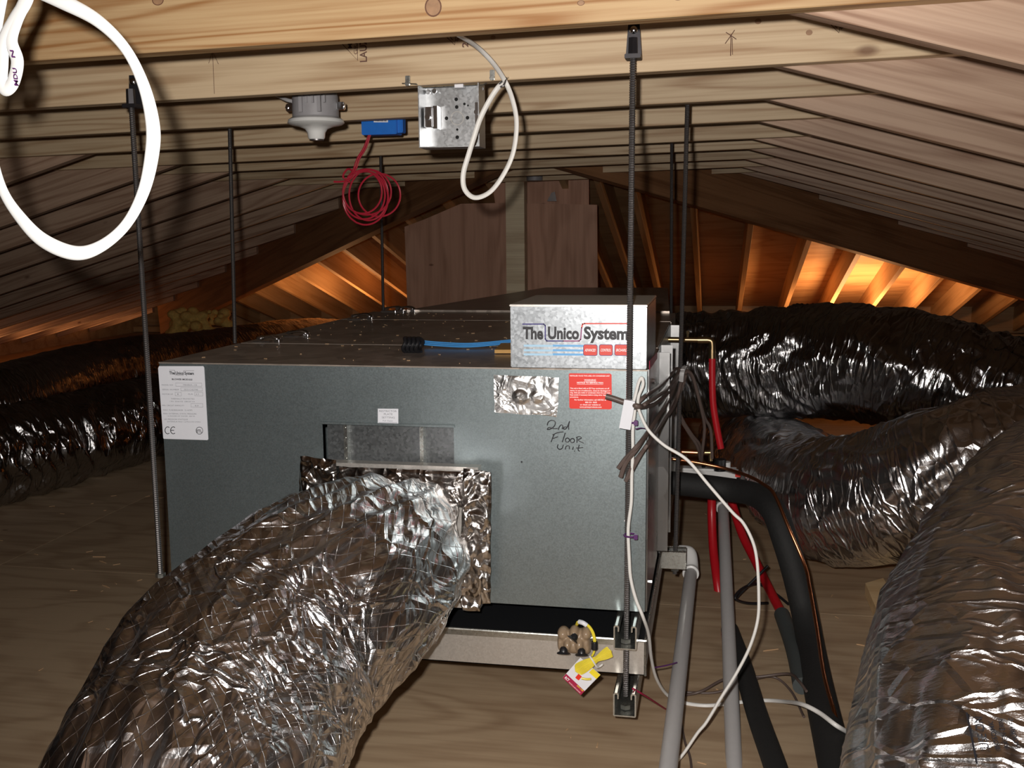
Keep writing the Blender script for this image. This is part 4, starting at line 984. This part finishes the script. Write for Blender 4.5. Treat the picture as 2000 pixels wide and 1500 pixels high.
cable('electrical_cable', c2, .0042, 'white', 'white cable crossing over both drain pipes in a long S curve', flat=.75)
# cable ties
for px, py, y, lab in ((1230, 825, 1.997, 'dark purple cable tie just under the white tag'), (1230, 1047, 1.997, 'purple cable tie binding the white cable to the long rod halfway down')):
    a = AY(px, py, y); m = MB(); m.tube([a + Vector((math.cos(t) * .012, .006 + math.sin(t) * .013, 0)) for t in np.linspace(0, 6.28, 13)], .002, n=6, smooth=0)
    m.bbox(a + Vector((.008, -.008, -.005)), a + Vector((.016, 0, .005)), .001); tag(m.build('cable_tie', 'purple', None), lab, 'cable tie')
a = [AZ(1278, 1304, FZ + .13), AZ(1300, 1300, FZ + .14), AZ(1322, 1294, FZ + .14)]
m = MB(); m.tube(a, .0028, n=6, flat=.5); tag(m.build('cable_tie', 'purple', None), 'purple cable tie end pointing right beside the shorter drain pipe', 'cable tie')
m = MB(); m.tube([AY(1242, 838, 1.99), AY(1252, 836, 2.0), AY(1264, 838, 2.02)], .0022, n=6, flat=.5); tag(m.build('cable_tie', 'purple', None), 'thin purple cable tie end pointing right at the cabinet edge', 'cable tie')
m = MB(); m.tube([AY(1236, 1345, 2.0), AY(1262, 1360, 2.05), AZ(1300, 1385, FZ + .004)], .002, n=6); tag(m.build('red_wire', 'maroon', None), 'thin dark red wire reaching from the lower strut channel to the floor', 'wire')
# white tag on the brown stub
m = MB(); q = [AY(1219, 782, 1.972), AY(1240, 786, 1.972), AY(1231, 840, 1.975), AY(1209, 836, 1.975)]; m.slab(q, (0, 1, 0), .003)
m.slab([AY(1219, 782, 1.971), AY(1240, 786, 1.971), AY(1241, 783, 1.995), AY(1221, 780, 1.995)], (0, 0, 1), .0015); tag(m.build('white_tag', 'paper', None), 'blank white tape tag folded around the brown cable by the red sticker', 'tag')
cable('brown_cable', NY([(1183, 774), (1198, 778), (1215, 784), (1232, 789), (1250, 794), (1275, 790), (1300, 770), (1318, 745)], 1.985)[:5] + [AY(1275, 790, 2.15), AY(1300, 770, 2.4), AY(1318, 748, 2.6), AY(1326, 730, 2.66)], .0055, 'brown', 'brown thermostat cable whose stub pokes left through the white tag', 'cable')
# the brown bundle hung over the rod
bun = thing('brown_cable_bundle', 'bundle of brown thermostat cables slung over the rod right of the cabinet', 'cable bundle', AY(1330, 725, 2.66))
def bc(pts, y0, y1, r=.0042):
    n = len(pts); m = MB()
    if y0 < 2.2:                                         # stays in front of the panel until it is past the cabinet edge
        P = []
        for a, b in pts: P.append(AY(a, b, 2.0 if a < 1262 else 2.03 + (y1 - 2.03) * max(0, (a - 1272)) / 52 if a < 1324 else y1))
    else: P = [AY(a, b, y0 + (y1 - y0) * k / (n - 1)) for k, (a, b) in enumerate(pts)]
    m.tube(P, r, n=8, smooth=6); m.build('cable_strand', 'brown', bun, True)
bc([(1212, 932), (1222, 905), (1248, 870), (1280, 822), (1305, 782), (1322, 742), (1332, 724)], 2.0, 2.66, .0048)
bc([(1207, 915), (1222, 895), (1252, 862), (1284, 815), (1302, 790), (1316, 752), (1326, 722)], 2.0, 2.66)
bc([(1222, 940), (1238, 905), (1262, 872), (1290, 830), (1318, 790), (1330, 748)], 2.02, 2.66)
bc([(1226, 935), (1250, 890), (1270, 860), (1300, 812), (1324, 768), (1340, 732)], 2.02, 2.68)
bc([(1244, 788), (1262, 772), (1290, 752), (1312, 730), (1322, 720), (1340, 728)], 2.1, 2.68)
bc([(1242, 800), (1268, 784), (1298, 764), (1316, 742), (1330, 724)], 2.1, 2.66)
bc([(1328, 722), (1345, 726), (1358, 750), (1366, 780), (1376, 815), (1388, 840), (1391, 895)], 2.68, 2.85)
bc([(1332, 724), (1350, 730), (1360, 760), (1370, 800), (1376, 835), (1372, 880), (1370, 900)], 2.68, 2.85)
bc([(1336, 745), (1322, 785), (1326, 812), (1345, 845), (1362, 872), (1368, 898)], 2.68, 2.85)
bc([(1322, 780), (1322, 792), (1334, 822), (1352, 850), (1366, 868), (1368, 890)], 2.7, 2.85)
m = MB(); m.tube([AY(1333, 722, 2.63), AY(1337, 716, 2.66), AY(1332, 728, 2.62), AY(1330, 745, 2.63)], .006, n=8, flat=.3); m.build('grey_tape', 'pvc', bun)
# loose wires on the floor and behind pipes
cable('black_wire', [AZ(1540, 1180, FZ + .01), AZ(1515, 1160, FZ + .02), AZ(1480, 1140, FZ + .05), AZ(1450, 1150, FZ + .06), AZ(1436, 1168, FZ + .05), AZ(1460, 1178, FZ + .02), AZ(1500, 1178, FZ + .01)], .0042, 'blk', 'black wire curled on the floor behind the longer drain pipe', 'wire')
cable('black_wire', [AY(1500, 1105, 2.95), AY(1475, 1130, 2.95), AY(1450, 1155, 2.95), AZ(1436, 1172, FZ + .01)], .0038, 'blk', 'short black wire crossing the slanting red tube', 'wire')
cable('black_wire', [AY(1298, 958, 2.9), AY(1292, 1000, 2.88), AY(1283, 1050, 2.8), AY(1274, 1110, 2.7), AY(1268, 1150, 2.6)], .0022, 'blk', 'thin black wire hanging down the cabinet side', 'wire')
cable('brown_wire', [AZ(1336, 1358, FZ + .006), AZ(1370, 1350, FZ + .02), AZ(1420, 1325, FZ + .03), AZ(1480, 1322, FZ + .03), AZ(1540, 1316, FZ + .05), AZ(1560, 1330, FZ + .08), AZ(1575, 1350, FZ + .08)], .0032, 'brown', 'thin brown wire arching over the floor towards the black pipe', 'wire')
cable('brown_wire', [AZ(1336, 1352, FZ + .006), AZ(1400, 1352, FZ + .01), AZ(1460, 1330, FZ + .03), AZ(1510, 1322, FZ + .02), AZ(1545, 1350, FZ + .01), AZ(1570, 1400, FZ + .01)], .0028, 'brown', 'second thin brown wire, lower of the two on the floor', 'wire')
cable('brown_wire', [AZ(1330, 1410, FZ + .005), AZ(1338, 1450, FZ + .005), AZ(1348, 1480, FZ + .005), AZ(1352, 1520, FZ + .005)], .0026, 'brown', 'short brown wire lying on the floor at the bottom edge between the drain pipes', 'wire')

# ================================================================== SMALL DEVICES
# lamp holder
ly = 2.36
t = thing('lamp_holder', 'white porcelain lamp holder without a bulb under a grey round box', 'lamp holder', AY(618, 185, ly))
c = AY(617, 232, ly); k = ly / FPX
m = MB(); m.lathe(c + Vector((0, 0, .058)), (0, 0, -1), [(0, .051), (.010, .053), (.054, .054), (.056, .052)], n=28)
for dx in (-.018, .026): m.box(c + Vector((dx, -.058, .010)), c + Vector((dx + .008, -.050, .056)))
for dx in (-.003, .012, .04): m.box(c + Vector((dx, -.056, .03)), c + Vector((dx + .005, -.050, .056)))
m.build('round_box', 'greyplast', t, True)
for sg in (-1, 1):
    m = MB(); m.bbox(c + Vector((sg * .053, -.006, .018)), c + Vector((sg * .072, .008, .036)), .002); m.cyl(c + Vector((sg * .068, -.008, .027)), c + Vector((sg * .068, .0, .027)), .004, n=8); m.build('mounting_ear', 'chrome', t)
m = MB(); m.lathe(c, (0, 0, -1), [(-.002, .056), (.003, .064), (.010, .066), (.014, .060), (.018, .040), (.024, .026), (.032, .021), (.044, .0195), (.047, .017)], n=36); m.build('porcelain_socket', 'porc', t, True)
m = MB(); m.cyl(c + Vector((0, 0, -.045)), c + Vector((0, 0, -.050)), .0165, n=20); m.build('socket_shell', 'rod', t, True)
cable('grey_cable', [AY(530, 180, ly + .05), AY(545, 188, ly + .02), AY(560, 195, ly), AY(572, 198, ly - .01)], .0045, 'pvc', 'short grey cable entering the lamp holder box from the left', 'cable')
# junction box
by = 2.16
jb = thing('junction_box', 'open square galvanised junction box with knockout holes hung from a tie', 'junction box', AY(886, 170, by))
A = AY(832, 172, by); B = AY(946, 288, by); dep = .055
w0, w1, zt0, zb0 = A.x, B.x, A.z, B.z
yf, ybk = by - dep, by
m = MB(); m.box((w0, ybk, zb0), (w1, ybk + .002, zt0)); bk = m.build('back_plate', 'jbox', jb)
for a, b in (((w0 - .002, yf, zb0), (w0, ybk + .002, zt0)), ((w1, yf, zb0), (w1 + .002, ybk + .002, zt0)), ((w0 - .002, yf, zb0 - .002), (w1 + .002, ybk + .002, zb0)), ((w0 - .002, yf, zt0), (w1 + .002, ybk + .002, zt0 + .002))):
    m = MB(); m.box(a, b); m.build('side_wall', 'jbox', jb)
for px, py, r in ((891, 194, 3.6), (892, 209, 3.6), (872, 231, 3.6), (913, 230, 3.6), (893, 253, 2.4), (893, 268, 3.6), (907, 203, 2.6), (914, 206, 1.8)):
    c = AY(px, py, ybk - .0004); m = MB(); m.cyl(c, c + Vector((0, .0003, 0)), r * by / FPX, n=14); m.build('knockout_hole', 'hole', bk)
m = MB(); c = AY(893, 231, ybk - .001); m.tube([c + Vector((math.cos(t) * .0135, 0, math.sin(t) * .0135)) for t in np.linspace(0, 6.283, 25)], .0008, n=5, smooth=0); m.build('knockout_ring', 'tray', bk)
m = MB(); a = AY(850, 210, by - .02)
m.bbox((w0 + .004, by - .035, AY(850, 252, by).z), (w0 + .022, by - .020, AY(850, 212, by).z), .002); m.box((w0 + .022, by - .03, AY(850, 254, by).z), (w0 + .031, by - .002, AY(850, 210, by).z))
m.cyl((w0 + .013, by - .036, AY(850, 232, by).z), (w0 + .013, by - .041, AY(850, 232, by).z), .006, n=12); m.build('cable_clamp', 'chrome', jb)
m = MB(); m.box((w1 - .012, by - .03, AY(850, 252, by).z), (w1 - .004, by - .004, AY(850, 206, by).z)); m.cyl((w1 - .008, by - .031, AY(850, 225, by).z), (w1 - .008, by - .036, AY(850, 225, by).z), .005, n=12); m.build('cable_clamp', 'chrome', jb)
for px, py in ((832 + 5, 180), (849, 178), (941, 174)): c = AY(px, py, by - .01); m = MB(); m.cyl(c, c + Vector((0, -.004, 0)), .005, n=10); m.build('corner_screw', 'chrome', jb)
m = MB(); Pz = zt0 + .004
m.tube([AY(786, 163, 2.09), AY(812, 164, 2.09), AY(826, 171, 2.12), AY(945, 165, 2.12), AY(960, 155, 2.11), AY(993, 152, 2.09)], .0045, n=6, smooth=0, flat=.4)
for px, py in ((797, 160), (962, 149)): c = AY(px, py, 2.085); m.bbox(c + Vector((-.005, -.004, -.008)), c + Vector((.005, .0, .012)), .001); m.cyl(c + Vector((0, -.004, -.004)), c + Vector((0, -.008, -.004)), .005, n=8)
m.build('hanger_bar', 'strut', jb)
m = MB(); a = AY(897, 167, by - .05); m.box(a + Vector((-.010, 0, -.004)), a + Vector((.008, .02, .004))); m.build('top_tab', 'paper', jb)
# wire twist at the bar end
m = MB(); m.tube([AY(975, 165, 2.03), AY(988, 152, 2.03), AY(984, 166, 2.02), AY(977, 170, 2.02)], .0018, n=6); tag(m.build('cable_staple', 'rod', None), 'dark metal clip holding the off white cable at the end of the hanger bar', 'clip')
# blue box and red coil
by2 = 2.72
t = thing('blue_box', 'small bright blue plastic box with a white bar code sticker under a tie', 'box', AY(750, 248, by2))
a = AY(710, 233, by2); b = AY(779, 263, by2)
m = MB(); m.bbox((a.x, by2 - .02, b.z), (b.x, by2 + .03, a.z), .002); m.build('box_body', 'blue', t)
m = MB(); m.bbox((b.x - .002, by2 - .01, b.z + .004), (b.x + .014, by2 + .02, a.z), .002); m.add(*[[(a.x, by2, AY(0, 240, by2).z + .004), (a.x - .008, by2, AY(0, 240, by2).z - .002), (a.x, by2, AY(0, 240, by2).z - .008), (a.x, by2 + .004, AY(0, 240, by2).z)], [(0, 1, 2), (0, 3, 1), (1, 3, 2)]]); m.build('mounting_ear', 'blue', t)
m = MB(); q = [AY(730, 231, by2 - .021), AY(730, 239, by2 - .021), AY(758, 239, by2 - .021), AY(758, 231, by2 - .021)]; m.slab(q, (0, -1, 0), .0005); lb = m.build('bar_code_sticker', 'paper', t)
m = MB()
for k in range(9): x = 734 + k * 2.4; m.slab([AY(x, 232, by2 - .0216), AY(x, 237, by2 - .0216), AY(x + (1.4 if k % 3 else .8), 237, by2 - .0216), AY(x + (1.4 if k % 3 else .8), 232, by2 - .0216)], (0, -1, 0), .0004)
m.build('bar_code', 'ink', lb)
t = thing('red_wire_coil', 'coil of dark red wire hanging from the blue box', 'wire coil', AY(718, 380, by2))
for s in range(6):
    cx, cy = 708 + s * 3.0 + (18 if s == 5 else 0), 375 + (s % 3) * 6 + (0 if s < 5 else -6); rx, ry = 38 + (s % 4) * 3, 42 + (s * 7 % 5) * 2.5
    m = MB(); m.tube([AY(cx + rx * math.cos(t0 := 2 * math.pi * k / 20 + s), cy + ry * math.sin(t0), by2 + .004 * s + .003 * math.sin(3 * t0)) for k in range(21)], .0026, n=6, smooth=3); m.build('wire_turn', 'redw', t, True)
for dx in (0, 4):
    m = MB(); m.tube([AY(721 + dx * .6, 262, by2 - .01), AY(711 + dx, 288, by2 - .01), AY(698 + dx, 310, by2 - .01), AY(690 + dx, 332, by2 - .01), AY(680, 345, by2)], .0026, n=6); m.build('lead_wire', 'redw', t, True)
m = MB(); m.tube([AY(652, 355, by2 - .01), AY(664, 355, by2 - .01), AY(680, 352, by2 - .01), AY(692, 340, by2 - .01), AY(680, 330, by2), AY(670, 345, by2), AY(684, 356, by2)], .0028, n=6); m.build('wrap_wire', 'redw', t, True)
# grey round box on the last tie
t = thing('round_electrical_box', 'small grey round electrical box at the far post top', 'electrical box', AY(1045, 343, 5.9))
c = AY(1044, 337, 5.9); m = MB(); m.lathe(c, (0, 0, -1), [(0, .045), (.02, .046), (.045, .046), (.047, .04)], n=20); m.build('box_body', 'greyplast', t, True)
m = MB(); m.box(c + Vector((.03, -.01, -.012)), c + Vector((.065, .02, .0))); m.build('mounting_ear', 'greyplast', t)

# black coil with blue ties and cardboard on the cabinet top
z_ = UZ1
t = thing('blue_zip_ties', 'bundle of blue ties with a black coiled end on the cabinet top', 'cable ties', AZ(880, 680, z_))
bs = [AZ(815, 668, z_ + .012), AZ(860, 672, z_ + .009), AZ(920, 674, z_ + .008), AZ(1000, 667, z_ + .012)]
for k in range(3): m = MB(); m.tube([p + Vector((0, .008 * (k - 1), .003 * (k - 1))) for p in bs], .003, n=6, flat=.6); m.build('tie_strip', 'bluelt', t, True)
for k in range(4):
    cc = AZ(806, 674, z_ + .017) + Vector((.010 * (k - 1.5), 0, 0)); m = MB()
    m.tube([cc + Vector((.003 * math.sin(q * 3), math.cos(q) * .020, math.sin(q) * .0155)) for q in np.linspace(0, 6.28, 14)], .0048, n=8, smooth=3); m.build('coil_turn', 'blk', t, True)
m = MB(); m.slab([AZ(966, 690, z_ + .002), AZ(984, 671, z_ + .002), AZ(1010, 671, z_ + .002), AZ(1010, 690, z_ + .002)], (0, 0, 1), .008); tag(m.build('cardboard_piece', 'card', None), 'folded brown cardboard piece poking out under the control box', 'cardboard')

# water sensor hanging over the pan edge
wy = 2.02
t = thing('water_alarm', 'tan lobed plastic water alarm with three black feet hung on the pan edge', 'alarm', AY(1120, 1240, wy))
def wp(cx, cy, y=wy): return AY(1050 + cx / 6.523, 1170 + cy / 6.523, y)
m = MB(); u = wy / FPX / 6.523
for cx, cy, rx, rz, dy in ((330, 430, 82, 90, -.004), (470, 420, 70, 92, -.008), (625, 430, 75, 90, -.004), (300, 540, 50, 130, 0), (390, 570, 60, 100, -.012), (540, 570, 65, 105, -.012), (625, 560, 60, 120, 0), (460, 580, 190, 110, -.003), (360, 480, 95, 120, 0), (570, 480, 100, 120, 0), (640, 600, 50, 100, .0), (465, 500, 180, 110, -.001)):
    m.sphere(wp(cx, cy, wy + dy), 1, (rx * u, .020, rz * u), 20, 12)
o = m.build('alarm_body', 'tan', t, True)
rm = o.modifiers.new('fuse', 'REMESH'); rm.mode = 'VOXEL'; rm.voxel_size = .0018; rm.use_smooth_shade = True
sm = o.modifiers.new('soft', 'SMOOTH'); sm.iterations = 6; sm.factor = .6
for cx, cy, rx, tilt in ((330, 695, 92, 0), (560, 715, 88, .15), (440, 520, 85, .8)):
    c = wp(cx, cy, wy - .032); ax = Vector((math.sin(tilt) * .3, -.25, -1)).normalized() if tilt < .5 else Vector((-.55, -.45, -.7)).normalized()
    m = MB(); m.lathe(c, -ax, [(0, rx * u * 1.0), (.0015, rx * u * .95), (.004, rx * u * .62), (.010, rx * u * .55), (.014, rx * u * .3)], n=20); m.build('foot', 'blk', t, True)
m = MB(); P_ = [wp(700, 530), wp(690, 620), wp(730, 660)]
m.lathe(wp(725, 540, wy - .015), (0, 0, -1), [(0, .0058), (.004, .0068), (.016, .0068), (.018, .005)], n=14); m.build('cord_grip', 'blk', t, True)
m = MB()
for dx in (-7, 7): m.tube([wp(500 + dx, 325, wy - .0), wp(520 + dx, 290, wy - .01), wp(580 + dx, 300, wy - .015), wp(650 + dx, 345, wy - .015), wp(700 + dx, 420, wy - .015), wp(722 + dx, 500, wy - .015), wp(728 + dx, 560, wy - .015)], .0022, n=8)
m.tube([wp(725, 650, wy - .015), wp(712, 690, wy - .015), wp(690, 730, wy - .02)], .0022, n=8)
m.build('yellow_lead', 'yellow', t, True)
m = MB(); m.tube([wp(530, 290, wy - .013), wp(580, 305, wy - .019), wp(625, 335, wy - .019)], .0048, n=10); m.build('wrap_label', 'paper', t, True)
# tied cord bundle
for k in range(11):
    o_ = (k - 5) / 5.; off = o_ * 52
    c0x, c0y, c1x, c1y = 480, 920, 940, 660          # axis of the skein
    nxp, nyp = .49, .87
    pts = []
    for u_, sp in ((0, .85), (.12, 1.15), (.35, 1.0), (.55, .55), (.62, .5), (.8, .9), (.95, 1.05), (1.0, .8)):
        ex = (.05 * abs(o_) if u_ in (0, 1.) else 0) * (1 if u_ == 0 else -1)
        uu = u_ + ex; pts.append(wp(c0x + (c1x - c0x) * uu + nxp * off * sp * 1.25, c0y + (c1y - c0y) * uu + nyp * off * sp * 1.25, wy - .030 - .010 * math.cos(o_ * 1.5)))
    m = MB(); m.tube(pts, .00115, n=8, smooth=5); m.build('cord_turn', 'yellow', t, True)
m = MB(); m.tube([wp(665, 730, wy - .043), wp(700, 780, wy - .048), wp(755, 865, wy - .040), wp(790, 860, wy - .03), wp(830, 830, wy - .03)], .0018, n=6); m.build('white_twist', 'pvcw', t, True)
m = MB(); m.tube([wp(560, 1010, wy - .04), wp(620, 1020, wy - .04), wp(680, 1018, wy - .04)], .0022, n=6); m.build('cord_end', 'yellow', t, True)
# its paper tag
q = [wp(320, 1000, wy - .022), wp(545, 745, wy - .020), wp(800, 965, wy - .020), wp(550, 1222, wy - .024)]
m = MB(); m.slab(q, (0, 1, 0), .0008); tg = m.build('product_tag', 'paper', t)
def on_tag(u, v): 
    return (q[0] * (1 - u) + q[3] * u) * (1 - v) + (q[1] * (1 - u) + q[2] * u) * v + Vector((0, -.0007, 0))
def tagq(name, u0, v0, u1, v1, mat): m = MB(); m.slab([on_tag(u0, v0), on_tag(u1, v0), on_tag(u1, v1), on_tag(u0, v1)], (0, -1, 0), .0003); return m.build(name, mat, tg)
tagq('tag_band', 0, 0, 1, .2, 'maroon'); tagq('tag_band', .62, .8, 1, 1, 'yellowp')
m = MB(); m.slab(rrect((on_tag(.45, .42)), .0045, .0055, .001, (.8, 0, -.6), (.6, 0, .8)), (0, -1, 0), .0006); m.build('tag_picture', 'redlab', tg)
m = MB(); text(m, 'RCT', on_tag(.06, .04), on_tag(.26, .04), .0058, bold=.03, lift=.0006); text(m, 'WATER ALARM DEVICES', on_tag(.30, .03), on_tag(.92, .03), .0022, lift=.0006); m.build('tag_lettering', 'whiteink', tg)
m = MB(); text(m, 'AW-1100', on_tag(.62, .14), on_tag(.95, .14), .0035, bold=.02, lift=.0006); m.build('tag_lettering', 'yellowp', tg)

# ================================================================== LOOSE BITS
m = MB(); P = [AZ(1690, 1140, FZ + .035), AZ(1725, 1130, FZ + .035), AZ(1765, 1195, FZ + .035), AZ(1722, 1215, FZ + .035)]
m.slab([(p.x, p.y, FZ + .001) for p in P], (0, 0, 1), .036); tag(m.build('wood_offcut', 'offcut', None), 'pale wood offcut with a knot on the floor beside the near right duct', 'wood offcut')
# insulation batt at the left eave
vs = []; fs = []; c = AY(385, 640, 7.4)
m = MB()
for k in range(80):
    m.sphere(c + Vector((random.uniform(-.22, .26), random.uniform(-.1, .1), random.uniform(-.10, .13))), random.uniform(.02, .05), (1, 1, .8), 12, 8)
m.build('insulation_batt', 'insul', None, True); o = bpy.data.objects['insulation_batt']; tag(o, 'yellow fibre insulation batt stuffed at the left eave beyond the ducts', 'insulation')
rm = o.modifiers.new('fuse', 'REMESH'); rm.mode = 'VOXEL'; rm.voxel_size = .015; rm.use_smooth_shade = True
# wood splinters and crumbs scattered on floor and cabinet top
m = MB()
for k in range(160):
    x = random.uniform(-2.6, 1.0); y = random.uniform(1.9, 4.2); s = random.uniform(.003, .012); a = random.uniform(0, 6.28)
    d = Vector((math.cos(a), math.sin(a), 0)); n_ = Vector((-d.y, d.x, 0)) * s * .16; p = Vector((x, y, FZ + .0005))
    m.slab([p - d * s - n_, p + d * s - n_ * .3, p + d * s + n_ * .3, p - d * s + n_], (0, 0, 1), .0012)
tag(m.build('floor_splinters', 'splinter', None), 'fine pale wood splinters scattered over the plywood floor', 'splinters', kind='stuff')
m = MB()
for px, py in ((202, 1098), (194, 1088), (682, 1258), (208, 1146), (1505, 1270), (1690, 1262)):
    p = AZ(px, py, FZ + .001); a = random.uniform(-.6, .6); d = Vector((math.cos(a), math.sin(a), 0)) * .022; n_ = Vector((-d.y, d.x, 0)) * .14
    m.slab([p - d - n_, p + d, p + n_ - d * .4], (0, 0, 1), .002)
m.v and tag(m.build('wood_shavings', 'splinter', None), 'a few larger curled wood shavings on the bare floor', 'shavings', kind='stuff')
m = MB()
for k in range(170):
    x = random.uniform(UX0 + .03, UX1 - .03); y = random.uniform(2.08, 3.45)
    if x > bx0 - .02 and y < cyb + .02: continue
    s = random.uniform(.001, .005); a = random.uniform(0, 6.28)
    d = Vector((math.cos(a), math.sin(a), 0)); n_ = Vector((-d.y, d.x, 0)) * s * .3; p = Vector((x, y, UZ1 + .0005))
    m.slab([p - d * s - n_, p + d * s - n_, p + d * s + n_, p - d * s + n_], (0, 0, 1), .0008)
tag(m.build('sawdust_crumbs', 'splinter', None), 'sawdust crumbs sprinkled on the cabinet top', 'sawdust', kind='stuff')
